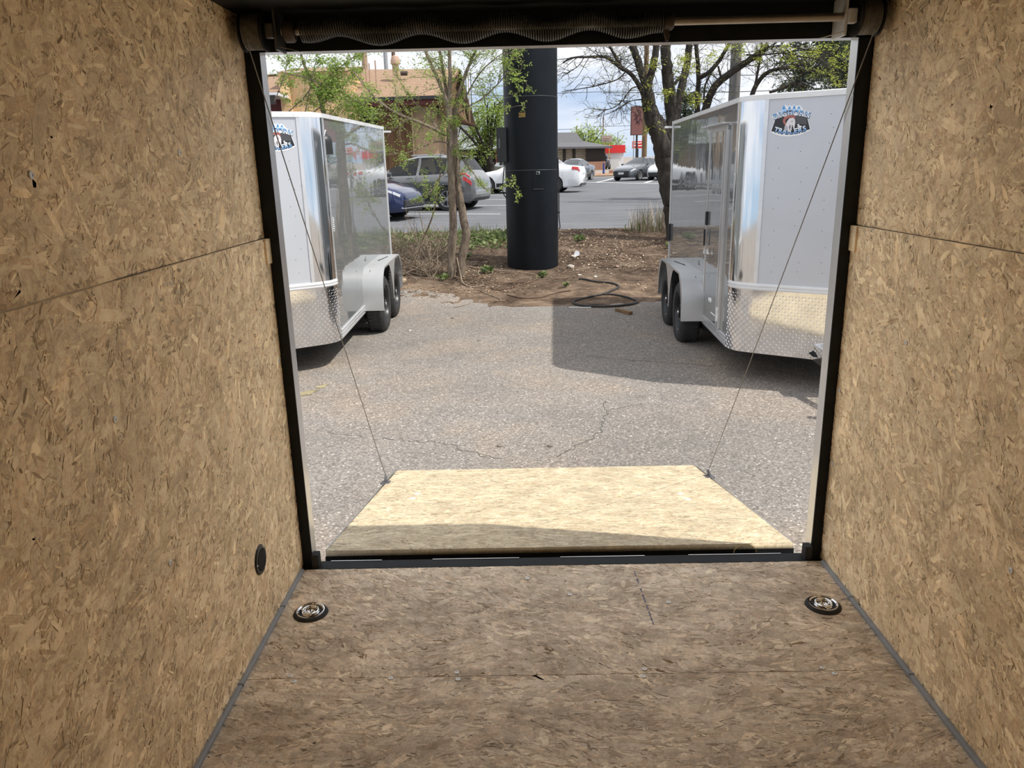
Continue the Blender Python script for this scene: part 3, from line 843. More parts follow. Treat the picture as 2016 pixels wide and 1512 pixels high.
def build_logo(M, parent):
    """the round trailer-maker badge; decal plane local (u right, v up, w out), about 0.36 wide"""
    V, Fc, C = [], [], []
    def add(vs, fs, colf, w):
        b = len(V)
        for v in vs:
            V.append((v[0], v[1], w)); C.append(colf(v[0], v[1]) if callable(colf) else colf)
        for f in fs: Fc.append(tuple(i + b for i in f))
    def poly(pts, col, w): add(pts, [tuple(range(len(pts)))], col, w)
    white = (.85, .87, .90); black = (.012, .012, .014)
    # white outline silhouette
    poly([(-.175, -.085), (-.150, -.105), (-.08, -.128), (0, -.134), (.08, -.126), (.15, -.10), (.178, -.085), (.150, 0.0), (.150, .02), (.175, .045),
          (.165, .062), (.105, .085), (.075, .12), (.06, .13), (.035, .122), (.02, .14), (.0, .122), (-.02, .134), (-.04, .124), (-.06, .142), (-.085, .118),
          (-.10, .085), (-.16, .06), (-.172, .042), (-.152, .02), (-.15, 0)], white, .0006)
    # black field
    poly([(-.168, -.082), (-.09, -.098), (0, -.104), (.09, -.098), (.170, -.080), (.138, .02), (.07, .038), (0, .044), (-.07, .038), (-.138, .018)], black, .0010)
    poly([(.01, -.02), (.14, -.04), (.132, .018), (.07, .036), (.02, .04)], (.07, .07, .075), .0012)
    # blue peaks
    def blue(u, v): 
        k = min(1, max(0, (v - .075) / .06)); return (.62 - .5 * k, .78 - .38 * k, .92 - .12 * k)
    for a, b, h in ((-.105, -.035, .134), (-.045, .005, .124), (.0, .04, .130), (.035, .085, .120)):
        c = (a + b) / 2
        poly([(a, .078), (b, .078), (c + .004, h), (c - .004, h)], blue, .0014)
        poly([(c - .012, .100), (c + .012, .100), (c, h - .006)], (.05, .25, .62), .0016)
    poly([(-.045, .078), (-.02, .072), (.005, .080), (.0, .092), (-.02, .088), (-.042, .092)], (.10, .05, .07), .0018)
    # word marks, letter by letter on an arc
    for word, R, cv, up_, size, lift, span in (('BIGHORN', .42, -.375, 1, .062, 0, .315), ('TRAILERS', .40, .290, -1, .058, 0, .30)):
        n = len(word)
        wts = [0.55 if c_ == 'I' else 1.0 for c_ in word]; tot = sum(wts); acc = 0
        for i, chh in enumerate(word):
            mid = (acc + wts[i] / 2) / tot - .5; acc += wts[i]
            u0 = mid * span; a = u0 / R
            pos = Vector((R * math.sin(a), cv + R * math.cos(a))) if up_ > 0 else Vector((R * math.sin(a), cv - R * math.cos(a)))
            rot = -a if up_ > 0 else a
            for layer in (0, 1):
                vs, fs = letter_tris(chh, size * 1.0, 0, .085 if layer == 0 else .035)
                pts = []
                for v in vs:
                    x = v.x * 1.02; y = v.y
                    if layer == 0: y -= .003
                    pts.append((pos.x + x * math.cos(rot) - y * math.sin(rot), pos.y + x * math.sin(rot) + y * math.cos(rot)))
                if layer == 0: add(pts, fs, (.01, .012, .03), .0020)
                else:
                    b = len(V)
                    for v, p in zip(vs, pts):
                        t = min(1, max(0, v.y / (size * .7)))
                        if up_ < 0: t = 1 - t
                        V.append((p[0], p[1], .0026)); C.append((.85 - .80 * t, .92 - .62 * t, .97 - .25 * t))
                    for f in fs: Fc.append(tuple(i2 + b for i2 in f))
    # ram: curled horn, head, muzzle
    horn = []
    for k in range(15):
        a = math.radians(70 + k * 13); r = .048 - .0008 * k; horn.append((-.028 + r * math.cos(a), .0 + r * 1.0 * math.sin(a)))
    for k in range(14, -1, -1):
        a = math.radians(70 + k * 13); r = .022; horn.append((-.026 + r * math.cos(a), .0 + r * math.sin(a)))
    add(horn, [(k, k + 1, len(horn) - 2 - k, len(horn) - 1 - k) for k in range(14)], (.42, .14, .11), .0030)
    poly([(-.03, .048), (.02, .048), (.04, .03), (.035, .018), (.01, .028), (-.02, .024)], (.36, .10, .08), .0031)
    poly([(-.028, .005), (-.012, .022), (.018, .026), (.034, .01), (.040, -.02), (.036, -.06), (.030, -.075), (.022, -.05), (.012, -.03), (.012, -.075),
          (.004, -.098), (-.014, -.092), (-.018, -.07), (-.04, -.085), (-.05, -.06), (-.045, -.035)], (.74, .72, .74), .0034)
    poly([(-.052, -.045), (-.035, -.04), (-.02, -.055), (-.022, -.078), (-.038, -.088), (-.052, -.068)], (.46, .44, .47), .0037)
    poly([(.004, -.004), (.012, .0), (.018, -.006), (.010, -.012)], (.30, .16, .24), .0039)
    poly([(-.012, -.05), (-.004, -.03), (.002, -.05), (-.004, -.085)], (.12, .11, .13), .0038)
    poly([(.055, -.035), (.075, -.03), (.072, -.042), (.10, -.05), (.095, -.06), (.058, -.055), (.066, -.045)], white, .0034)
    poly([(.06, -.062), (.075, -.06), (.075, -.068), (.06, -.07)], white, .0034)
    me = bpy.data.meshes.new('logo_decal')
    bm = bm_new()
    bv = [bm.verts.new(M @ Vector(v)) for v in V]
    for f in Fc:
        try: bm.faces.new([bv[i] for i in f])
        except ValueError: pass
    bm.normal_update(); bm.to_mesh(me); bm.free()
    at_ = me.attributes.new('ink', 'FLOAT_COLOR', 'POINT')
    at_.data.foreach_set('color', np.array([(*c, 1) for c in C], dtype=np.float32).ravel())
    me.materials.append(M_DECAL)
    o = bpy.data.objects.new('logo_decal', me); COL.objects.link(o); o.parent = parent
    o['label'] = 'printed badge with blue peaks, a ram head and the words BIGHORN TRAILERS'
    return o

def tire_wheel(root, cx, cy, cz, R=0.335, W=0.20, sx=1, mirror=1):
    """wheel standing in the y-z plane; outer face looks to -x*mirror"""
    M = Matrix.Translation((cx, cy, cz)) @ Matrix.Rotation(-mirror * PI / 2, 4, 'Y')
    bm = bm_new()
    r0 = R * .60
    lathe(bm, [(r0, -W / 2 + .02), (r0 + .02, -W / 2), (R * .86, -W / 2 - .004), (R * .965, -W / 2 + .018), (R, -W / 2 + .045), (R, W / 2 - .045), (R * .965, W / 2 - .018),
               (R * .86, W / 2 + .004), (r0 + .02, W / 2), (r0, W / 2 - .02)], M, 48)
    for k in range(44):
        a = 2 * PI * k / 44
        for s in (-1, 1):
            T = M @ Matrix.Rotation(a + (0.03 if s > 0 else 0), 4, 'Z') @ Matrix.Translation((R, 0, s * W * .26))
            box(bm, (-.004, -.015, -.020), (.004, .015, .020), T)
    ty = obj('tire', bm, M_RUBBER, root, True)
    bm = bm_new()
    lathe(bm, [(R * .60, W / 2 - .02), (R * .585, W / 2 - .008), (R * .56, W / 2 - .02), (R * .54, W / 2 - .065), (R * .36, W / 2 - .085), (R * .30, W / 2 - .05), (R * .16, W / 2 - .045),
               (R * .155, W / 2 - .01), (0, W / 2 - .008)], M, 40)
    rim = obj('rim', bm, simple('black_wheel', (0.03, 0.032, 0.035), 0.35, 0.3), ty, True)
    bm = bm_new()
    for k in range(6):
        a = 2 * PI * k / 6; T = M @ Matrix.Rotation(a, 4, 'Z') @ Matrix.Translation((R * .23, 0, 0))
        lathe(bm, [(0, W / 2 - .025), (.009, W / 2 - .028), (.010, W / 2 - .05)], T, 8)
    lathe(bm, [(0, W / 2 + .002), (.02, W / 2 - .002), (.024, W / 2 - .02)], M, 16)
    obj('lug_nut', bm, M_CHROME, rim, True)
    return ty

def tread_bars(bm, fn, ulen, vlen, sp_=0.026):
    """raised lozenges over a surface fn(u,v)->(pos, normal, tangent_u, tangent_v)"""
    nu, nv = int(ulen / sp_), int(vlen / sp_)
    for i in range(nu):
        for j in range(nv):
            u = (i + .5) * sp_; v = (j + .5) * sp_
            p, n, tu, tv = fn(u, v)
            a = PI / 4 if (i + j) % 2 else -PI / 4
            d = (tu * math.cos(a) + tv * math.sin(a)); c = n.cross(d).normalized()
            L, Wd, h = .0135, .0040, .0042
            e0 = bm.verts.new(p - d * L); e1 = bm.verts.new(p + d * L)
            s0_ = bm.verts.new(p + c * Wd - d * .002); s1_ = bm.verts.new(p - c * Wd + d * .002)
            t0 = bm.verts.new(p + n * h - d * L * .45); t1 = bm.verts.new(p + n * h + d * L * .45)
            for f in ((e0, s1_, t0), (s1_, t1, t0), (s1_, e1, t1), (e1, s0_, t1), (s0_, t0, t1), (s0_, e0, t0)):
                bm.faces.new(f)

def cargo_trailer(name, label, loc, sx, rz, rx, Lb, wheels, fend, door):
    """local frame: y = backwards from the viewer, x = from the aisle side outwards (mirrored by sx), z = up from the skirt's foot"""
    root = thing(name, label, 'trailer', loc, rz, rx=rx)
    W = 1.86; H = 2.10; ZG = 0.55
    def P(x, y, z): return Vector((sx * x, y, z))
    # plan outline of the nose: side -> rounded corner -> flat V
    S_ = Vector((0, 0)); Cc = Vector((0.0, -.125)); E_ = Vector((.15, -.215)); ap = Vector((W / 2, -.215 - (W / 2 - .15) * .60))
    def bez(t): return S_ * (1 - t) ** 2 + Cc * 2 * t * (1 - t) + E_ * t * t
    arc = [bez(t) for t in np.linspace(0, 1, 13)]
    half = [Vector((0, Lb)), Vector((0, 0.0))] + arc[1:] + [ap]
    other = [Vector((W - p.x, p.y)) for p in reversed(half[:-1])]
    full = half + other
    def recalc(bm): bmesh.ops.recalc_face_normals(bm, faces=bm.faces)
    def wall(pts, z0, z1, off=0.0, closed=False, nz=1):
        bm = bm_new()
        # offset outwards by off
        out = []
        for i, p in enumerate(pts):
            a = pts[max(i - 1, 0)]; b = pts[min(i + 1, len(pts) - 1)]
            d = (b - a).normalized(); n = Vector((d.y, -d.x)) * -1.0
            n = Vector((-d.y, d.x)) if False else Vector((d.y, -d.x))
            out.append(p + n * (-off) * -1.0)
        return out
    def offs(pts, off):
        out = []
        for i, p in enumerate(pts):
            a = pts[max(i - 1, 0)]; b = pts[min(i + 1, len(pts) - 1)]
            d = (b - a).normalized()
            n = Vector((d.y, -d.x))          # left of travel: travelling front-wards along x=0 (dir -y) gives (-1, 0)
            out.append(p + n * off)
        return out
    def ribbon(pts, z0, z1, off=0.0, thick=0.004, nz=1):
        bm = bm_new()
        o1 = offs(pts, off); o0 = offs(pts, off - thick)
        zs = np.linspace(z0, z1, nz + 1)
        grid = [[bm.verts.new(P(p.x, p.y, z)) for z in zs] for p in o1]
        for a, b in zip(grid[:-1], grid[1:]):
            for k in range(nz): bm.faces.new((a[k], b[k], b[k + 1], a[k + 1]))
        inner = [[bm.verts.new(P(p.x, p.y, z)) for z in (z0, z1)] for p in o0]
        for i in range(len(grid) - 1):
            bm.faces.new((grid[i][-1], grid[i + 1][-1], inner[i + 1][1], inner[i][1]))
            bm.faces.new((grid[i][0], inner[i][0], inner[i + 1][0], grid[i + 1][0]))
        for g, h in ((grid[0], inner[0]), (grid[-1], inner[-1])):
            bm.faces.new([g[k] for k in range(nz + 1)] + [h[1], h[0]])
        recalc(bm)
        return bm
    # ---- box body core (keeps light out), roof
    bm = bm_new()
    inn = offs(full, -0.012)
    lo = [bm.verts.new(P(p.x, p.y, 0.02)) for p in inn]; hi = [bm.verts.new(P(p.x, p.y, H - .01)) for p in inn]
    for i in range(len(lo)): 
        j = (i + 1) % len(lo); bm.faces.new((lo[i], lo[j], hi[j], hi[i]))
    bm.faces.new(lo); bm.faces.new(hi); recalc(bm)
    obj('body', bm, M_BLACK_STEEL, root)
    # roof with soft edge
    bm = bm_new()
    ro = offs(full, 0.004); ri = offs(full, -.05)
    a_ = [bm.verts.new(P(p.x, p.y, H - .012)) for p in ro]; b_ = [bm.verts.new(P(p.x, p.y, H + .003)) for p in ro]
    c_ = [bm.verts.new(P(p.x, p.y, H + .012)) for p in ri]
    n_ = len(a_)
    for i in range(n_):
        j = (i + 1) % n_
        bm.faces.new((a_[i], a_[j], b_[j], b_[i])); bm.faces.new((b_[i], b_[j], c_[j], c_[i]))
    bm.faces.new(c_); recalc(bm)
    obj('roof', bm, M_WHITE, root)
    # side panels
    for side_pts in ([Vector((0, Lb)), Vector((0, 0.0))], [Vector((W, 0.0)), Vector((W, Lb))]):
        obj('side_panel', ribbon([side_pts[0] + (side_pts[1] - side_pts[0]) * t for t in np.linspace(0, 1, 12)], 0.09, H - .03, 0.0, .006, 6), M_PAINT_SIDE, root)
    rear = [Vector((W, Lb)), Vector((0, Lb))]
    obj('rear_door', ribbon(rear, 0.05, H - .04, 0.002), M_PAINT_NOSE, root)
    # nose panels (aisle side + far side)
    nl = [arc[-1], ap]; nr = [Vector((W - p.x, p.y)) for p in reversed(nl)]
    obj('nose_panel', ribbon(nl + nr[1:], ZG + .05, H - .03, 0.0), M_PAINT_NOSE, root)
    # polished corners
    for pl in (arc, [Vector((W - p.x, p.y)) for p in reversed(arc)]):
        obj('corner_cap', ribbon(pl, ZG + .04, H - .03, 0.004, .004, 8), M_CHROME, root, True)
    # strips either side of the corner
    for pl in ([Vector((0, .035)), Vector((0, 0.0))], [E_ + (ap - E_).normalized() * t for t in (0, .032)]):
        obj('corner_strip', ribbon(pl, ZG + .04, H - .03, 0.008, .01), M_ALU_BR, root)
    # screws on nose panel and rails
    bm = bm_new()
    dN = (ap - E_).normalized(); nN = Vector((dN.y, -dN.x))
    r_ = random.Random(5)
    def stud(p2, z, r=.0055, n2=nN, h=.004):
        c = P(p2.x + n2.x * h, p2.y + n2.y * h, z); T = Matrix.Translation(c) @ Vector((sx * n2.x, n2.y, 0)).to_track_quat('Z', 'Y').to_matrix().to_4x4()
        lathe(bm, [(0, .002), (r * .8, .0012), (r, -.002)], T, 8)
    def studs(nm, lst, r, mat, parent, h):
        first = None
        for p2, z, n2 in lst:
            if first is None:
                b = bm_new(); lathe(b, [(0, .002), (r * .8, .0012), (r, -.002)], Matrix.Identity(4), 8)
                first = obj(nm, b, mat, parent); o_ = first
            else: o_ = first.copy(); COL.objects.link(o_)
            o_.location = P(p2.x + n2.x * h, p2.y + n2.y * h, z)
            o_.rotation_euler = Vector((sx * n2.x, n2.y, 0)).to_track_quat('Z', 'Y').to_euler()
    bm.free()
    sd = Vector((-1, 0))
    studs('rivet', [(E_ + dN * .03, z, nN) for z in np.arange(ZG + .10, H - .1, 0.21)], .0055, M_ALU_BR, root, .010)
    studs('rivet', [(Vector((0, .018)), z, sd) for z in np.arange(ZG + .10, H - .1, 0.21)], .0055, M_ALU_BR, root, .010)
    studs('panel_screw', [(E_ + dN * (.13 + k * .20 + r_.uniform(-.03, .03)), z + r_.uniform(-.03, .03), nN) for z in np.arange(ZG + .14, H - .1, .125) for k in range(4)],
          .0034, simple('dull_screw', (.13, .13, .14), .5, .4), root, .001)
    # top rail, with screws
    rail = [Vector((0, Lb))] + [Vector((0, Lb * (1 - t))) for t in np.linspace(.1, 1, 8)] + arc[1:] + [ap] 
    rail = rail + [Vector((W - p.x, p.y)) for p in reversed(rail[:-1])]
    tr = obj('top_rail', ribbon(rail, H - .036, H + .002, 0.012, .014), M_WHITE, root)
    studs('rail_screw', [(Vector((0, y)), H - .017, sd) for y in np.arange(.1, Lb, .15)] + [(E_ + dN * (.05 + .1 * k), H - .017, nN) for k in range(8)], .005, M_ZINC, tr, .013)
    # stone guard: wraps nose, with raised bars
    gl = [Vector((0, 0.0))] + arc[1:] + [ap]
    bm = ribbon(gl, 0.0, ZG, 0.006, .006)
    glo = offs(gl, 0.0065)
    seg = [(glo[i], glo[i + 1]) for i in range(len(glo) - 1)]; lens = [(b - a).length for a, b in seg]
    def gfn(u, v):
        k = 0
        while k < len(seg) - 1 and u > lens[k]: u -= lens[k]; k += 1
        a, b = seg[k]; d = (b - a).normalized(); p = a + d * u
        return P(p.x, p.y, v), Vector((sx * d.y, -d.x, 0)), Vector((sx * d.x, d.y, 0)), Vector((0, 0, 1))
    tread_bars(bm, gfn, sum(lens) - .02, ZG - .01)
    recalc(bm)
    obj('stone_guard', bm, M_TREAD, root)
    gl2 = [Vector((W - p.x, p.y)) for p in reversed(gl)]
    obj('stone_guard', ribbon(gl2, 0.0, ZG, 0.006, .006), M_TREAD, root)
    # moulding above the guard: two rounded ridges
    full_n = gl + gl2[1:]
    mo = obj('moulding', ribbon(full_n, ZG - .004, ZG + .052, 0.012, .012), M_WHITE, root)
    bm = ribbon(full_n, ZG + .006, ZG + .018, 0.020, .01); obj('ridge', bm, M_WHITE, mo)
    bm = ribbon(full_n, ZG + .030, ZG + .042, 0.020, .01); obj('ridge', bm, M_WHITE, mo)
    # lower side rail: ribbed extrusion
    for z0, z1, of in ((0.0, .10, .008), (.008, .026, .016), (.040, .058, .016), (.074, .090, .016)):
        obj('bottom_rail', ribbon([Vector((0, Lb)), Vector((0, 0.01))], z0, z1, of, .016), M_ALU_BR, root)
    obj('edge_trim', ribbon([Vector((0, Lb + .004)), Vector((0, Lb - .035))], 0.0, H - .03, 0.010, .012), M_WHITE, root)
    # top rear catch that sticks out at the back corner
    bm = bm_new(); box(bm, (-.10, Lb + .01, H - .075), (.03, Lb + .05, H - .05)); 
    for v in bm.verts: v.co.x *= sx
    recalc(bm); obj('rear_gutter', bm, M_WHITE, root)
    # ---- fender (double arch)
    y0, y1 = fend; zt = .505; zb = .03; out = -.235
    nprof = []
    rr = .26
    pr = [(y0, zb)]
    for a in np.linspace(0, PI / 2, 9): pr.append((y0 + rr * (1 - math.cos(a)), zt - rr * 1.15 + rr * 1.15 * math.sin(a)))
    for a in np.linspace(PI / 2, 0, 9): pr.append((y1 - rr * (1 - math.cos(a)), zt - rr * 1.15 + rr * 1.15 * math.sin(a)))
    pr.append((y1, zb))
    bm = bm_new()
    A = [[bm.verts.new(P(x, y, z)) for x in (0.0, -.075, -.085, -.165, out + .012, out)] for y, z in pr]
    for i in range(len(pr) - 1):
        for k in range(5): bm.faces.new((A[i][k], A[i + 1][k], A[i + 1][k + 1], A[i][k + 1]))
    recalc(bm)
    fe = obj('fender', bm, simple('brushed_aluminium', (.58, .59, .60), .33, .45, .05, 4), root, True)
    # outer lip: scalloped face between the wheels
    yw0, yw1 = wheels; zc = .345 - .30
    bm = bm_new()
    def opening(y):
        h = -1
        for yw in (yw0, yw1):
            q = .40 ** 2 - (y - yw) ** 2
            if q > 0: h = max(h, zc + .02 + math.sqrt(q) * 1.15)
        return h
    ptsO = []
    ys_ = np.linspace(y0, y1, 61)
    prof = pr
    py = [p[0] for p in prof]; pz = [p[1] for p in prof]
    def top(y):
        best = zb
        for (a, za), (b, zb_) in zip(prof[:-1], prof[1:]):
            if a - 1e-9 <= y <= b + 1e-9 and b > a: best = max(best, za + (zb_ - za) * (y - a) / (b - a))
        return best
    prev = None
    for y in ys_:
        t_ = top(y) if y0 < y < y1 else zt - rr * 1.15
        o_ = min(max(opening(y), zb), t_ - .022)
        c1 = bm.verts.new(P(out, y, t_)); c2 = bm.verts.new(P(out, y, o_)); 
        if prev: bm.faces.new((prev[0], c1, c2, prev[1]))
        prev = (c1, c2)
    recalc(bm)
    obj('fender_lip', bm, fe.data.materials[0], fe, False)
    # seam line on top of the fender
    bm = bm_new(); yc = (y0 + y1) / 2
    tube(bm, [P(-.08, y0 + .12 + .0, zt * .93 + .0), P(-.08, yc, zt + .004)], .003, 6); tube(bm, [P(-.08, yc - .10, zt + .004), P(-.14, yc + .28, zt + .004)], .004, 6)
    obj('fender_seam', bm, M_BLACK_PLASTIC, fe)
    # black box standing in for wheel-well shade behind the wheels
    bm = bm_new(); lo_, hi_ = sorted((sx * .01, sx * .35)); box(bm, (lo_, y0 + .02, -.08), (hi_, y1 - .02, .05)); obj('well_shade_box', bm, M_BLACK_STEEL, root)
    for yw in (yw0, yw1):
        tire_wheel(root, sx * -.105, yw, zc - .0, mirror=1 if sx > 0 else -1)
        tire_wheel(root, sx * (W + .105), yw, zc - .0, mirror=-1 if sx > 0 else 1)
        bm = bm_new(); tube(bm, [P(-.05, yw, zc - .0), P(W + .05, yw, zc - .0)], .035, 10); obj('axle', bm, M_BLACK_STEEL, root)
    # tongue, with jack and tread-plate box
    bm = bm_new()
    for s in (-1, 1):
        tube(bm, [P(W / 2 + s * .50, .3, .05), P(W / 2 + s * .05, -1.65, .05)], .04, 4)
    tube(bm, [P(W / 2, -1.55, .05), P(W / 2, -1.85, .05)], [.05, .04], 8)
    tube(bm, [P(W / 2, -1.35, -.22), P(W / 2, -1.35, .55)], .035, 12)
    tube(bm, [P(W / 2, -1.35, .5), P(W / 2 + .16, -1.35, .5)], .01, 8)
    box(bm, (sx * W / 2 - .1, -1.45, -.26), (sx * W / 2 + .1, -1.25, -.225))
    obj('tongue', bm, M_BLACK_STEEL, root)
    bm = bm_new()
    xa, xb = W / 2 - .33, W / 2 + .33
    loX, hiX = sorted((sx * xa, sx * xb))
    box(bm, (loX, ap.y - .05, -.01), (hiX, ap.y + .25, .13), bevel=.004)
    def bfn(u, v): return Vector((loX + u, ap.y - .0505, v)), Vector((0, -1, 0)), Vector((1, 0, 0)), Vector((0, 0, 1))
    tread_bars(bm, bfn, .66, .13)
    obj('step_box', bm, M_TREAD, root)
    # badge on the aisle-side nose panel
    c2 = E_ + dN * .21
    nrm = Vector((sx * nN.x, nN.y, 0)); uax = Vector((0, 0, 1)).cross(nrm).normalized()
    Mm = Matrix((( uax.x, 0, nrm.x, sx * (c2.x + nN.x * .001)), (uax.y, 0, nrm.y, c2.y + nN.y * .001), (uax.z, 1, nrm.z, 1.895), (0, 0, 0, 1)))
    build_logo(Mm @ Matrix.Scale(.88, 4), root)
    if door:
        ya, yb, za, zb2 = .34, 1.06, .10, 1.87
        bm = bm_new()
        def bx(y0_, y1_, z0_, z1_, x0_, x1_):
            l, h = sorted((sx * x0_, sx * x1_)); box(bm, (l, y0_, z0_), (h, y1_, z1_), bevel=.002)
        bx(ya, yb, za, zb2, -.012, 0.0)
        d_ = obj('side_door', bm, M_PAINT_SIDE, root)
        bm = bm_new()
        bx(ya - .045, ya + .012, za - .02, zb2 + .03, -.024, 0); bx(yb - .008, yb + .012, za - .02, zb2 + .03, -.020, 0)
        bx(ya - .045, yb + .012, zb2 - .008, zb2 + .03, -.021, 0); bx(ya - .045, yb + .01, za - .025, za + .005, -.021, 0)
        bx(ya + .07, ya + .10, za, zb2, -.02, 0)
        obj('door_frame', bm, M_ALU_BR, d_)
        bm = bm_new(); bx(ya - .08, yb + .16, zb2 + .045, zb2 + .057, -.075, 0); bx(ya - .08, yb + .16, zb2 + .03, zb2 + .045, -.012, 0); obj('drip_cap', bm, M_ALU_BR, d_)
        bm = bm_new(); bx(yb - .06, yb - .02, 1.0, 1.13, -.035, -.012); bx(yb - .055, yb - .03, .80, .96, -.045, -.03); obj('door_latch', bm, M_BLACK_PLASTIC, d_)
        bm = bm_new(); tube(bm, [P(-.045, ya + .0, .22), P(-.045, ya + .16, .22)], .006, 8); tube(bm, [P(-.03, ya - .02, .17), P(-.03, ya - .02, .30)], .009, 8); obj('hold_back', bm, M_ZINC, d_)
        bm = bm_new(); lathe(bm, [(0, .01), (.02, .008), (.028, 0)], Matrix.Translation(P(-.013, ya + .35, .30)) @ Matrix.Rotation(-sx * PI / 2, 4, 'Y'), 12); lathe(bm, [(0, .01), (.018, .008), (.024, 0)], Matrix.Translation(P(-.013, ya + .42, .30)) @ Matrix.Rotation(-sx * PI / 2, 4, 'Y'), 12); obj('hold_back_clip', bm, M_ZINC, d_, True)
        bm = bm_new(); bx(Lb - .10, Lb - .05, .62, .84, -.03, -.005); obj('rear_latch', bm, M_BLACK_PLASTIC, root)
    else:
        # plastic flow-through vent and small maker plate
        bm = bm_new()
        def half_pod(y0_, y1_, z0_, z1_, dx):
            N = 8; rows = []
            for i in range(N + 1):
                t = i / N; z = z0_ + (z1_ - z0_) * t
                w = math.sqrt(max(0.02, 1 - (max(0, (t - .6) / .4)) ** 2)); row = []
                for k in range(7):
                    a = PI * k / 6; yy = (y0_ + y1_) / 2 - math.cos(a) * (y1_ - y0_) / 2 * w
                    row.append(bm.verts.new(P(-dx * math.sin(a) * w - .002, yy, z)))
                rows.append(row)
            for a, b in zip(rows[:-1], rows[1:]):
                for k in range(6): bm.faces.new((a[k], a[k + 1], b[k + 1], b[k]))
            bm.faces.new(rows[0]); bm.faces.new(list(reversed(rows[-1])))
        half_pod(.03, .20, 1.745, 1.93, .05)
        recalc(bm)
        obj('side_vent', bm, M_BLACK_PLASTIC, root, True)
        bm = bm_new(); tube(bm, [P(-.004, .115 - .095 * math.cos(a), 1.845 + .115 * math.sin(a)) for a in np.linspace(-.2, PI * .55, 16)], .0045, 6)
        obj('vent_rim', bm, M_WHITE, root)
        bm = bm_new()
        for k in range(7):
            z = 1.04 + k * .020
            l, h = sorted((sx * -.002, sx * -.0005)); box(bm, (l, .075, z), (h, .12 + .01 * (k % 3), z + .011))
        obj('sticker_mark', bm, M_WHITE_PLASTIC, root)
    return root

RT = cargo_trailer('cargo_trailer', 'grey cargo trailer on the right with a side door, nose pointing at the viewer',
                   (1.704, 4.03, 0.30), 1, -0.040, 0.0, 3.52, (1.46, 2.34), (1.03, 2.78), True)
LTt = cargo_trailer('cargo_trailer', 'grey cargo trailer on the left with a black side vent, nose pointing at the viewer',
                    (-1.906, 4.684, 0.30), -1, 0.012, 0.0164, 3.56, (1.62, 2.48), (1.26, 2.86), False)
for w_ in (RT, LTt): w_['group'] = 'parked cargo trailers'

#PART2
# ================================================================ sign column
cb = gz(10.13)
cc = thing('sign_column', 'tall thick black steel sign column standing in the dirt strip', 'column', (0.09, 10.13, cb - .08))
CR = 0.425
bm = bm_new(); lathe(bm, [(0, 0), (CR, 0), (CR, 6.6), (0, 6.6)], Matrix.Identity(4), 64)
for v in bm.verts: v.co += Vector((0, 0, 0))
M_COL = simple('column_paint', (0.0045, 0.0068, 0.0100), 0.45, 0.0, 0.25, 4, spec=0.22)
obj('shaft', bm, M_COL, cc, True)
bm = bm_new()
for z in (1.84, 2.93): 
    lathe(bm, [(CR, z - cb + .08 - .008), (CR + .004, z - cb + .08 - .004), (CR + .004, z - cb + .08 + .004), (CR, z - cb + .08 + .008)], Matrix.Identity(4), 64)
obj('weld_seam', bm, simple('weld_paint', (0.022, 0.026, 0.030), .4, 0), cc, True)
def on_col(ang, z, w, h, t=.004, n=6):
    """thin curved plate on the column; ang 0 faces the viewer, + to the right"""
    bm = bm_new(); A = []
    for i in range(n + 1):
        a = -PI / 2 + ang + (i / n - .5) * w / CR
        A.append([bm.verts.new(((CR + tt) * math.cos(a), (CR + tt) * math.sin(a), z - cb + .08 + dz_)) for tt, dz_ in ((.0, -h / 2), (t, -h / 2), (t, h / 2), (.0, h / 2))])
    for a, b in zip(A[:-1], A[1:]):
        for k in range(3): bm.faces.new((a[k], b[k], b[k + 1], a[k + 1]))
    bm.faces.new(A[0]); bm.faces.new(list(reversed(A[-1])))
    return bm
obj('access_plate', on_col(.22, 1.70, .16, .28, .006), M_COL, cc)
obj('plate_edge', on_col(.22, 1.553, .17, .006, .009), simple('plate_shine', (0.10, 0.11, 0.12), .4), cc)
sk = obj('sticker', on_col(.22, 1.80, .055, .045, .008), simple('pale_sticker', (0.30, 0.33, 0.32), .5), cc)
obj('sticker_face', on_col(.22, 1.80, .042, .032, .0095), M_COL, sk)
obj('sticker_mark', on_col(.25, 1.805, .018, .018, .011), simple('pale_sticker', (0.34, 0.36, 0.35), .5), sk)
nb = obj('number_label', on_col(-.33, 2.66, .11, .075, .003), simple('label_ground', (0.06, 0.04, 0.02), .5), cc)
vs_all = bm_new()
for i, chh in enumerate('2331'):
    vs, fs = letter_tris(chh, .085, 0, .02)
    b = [vs_all.verts.new((0, 0, 0)) for _ in vs]
    for v, bv in zip(vs, b):
        a = -PI / 2 - .33 + ((v.x + (i - 1.5) * .026) / CR); bv.co = ((CR + .005) * math.cos(a), (CR + .005) * math.sin(a), 2.632 - cb + .08 + v.y)
    for f in fs:
        try: vs_all.faces.new([b[i2] for i2 in f])
        except ValueError: pass
obj('number_text', vs_all, simple('amber_ink', (0.42, 0.27, 0.05), .5), nb)
bm = bm_new(); box(bm, (-.55, -.16, 1.97 - cb + .08), (-.36, .10, 2.50 - cb + .08), bevel=.008)
eb = obj('junction_box', bm, M_BLACK_PLASTIC, cc)
bm = bm_new(); box(bm, (-.52, -.175, 2.18 - cb + .08), (-.49, -.16, 2.33 - cb + .08), bevel=.003); obj('hasp', bm, simple('worn_steel', (.12, .125, .13), .4, .5), eb)
bm = bm_new(); tube(bm, poly_smooth([(-.43, -.1, 1.97 - cb + .08), (-.46, -.12, 1.80 - cb), (-.47, -.12, 1.6 - cb), (-.42, -.1, 1.5 - cb)], 5), .008, 8); obj('conduit', bm, M_BLACK_PLASTIC, eb, True)
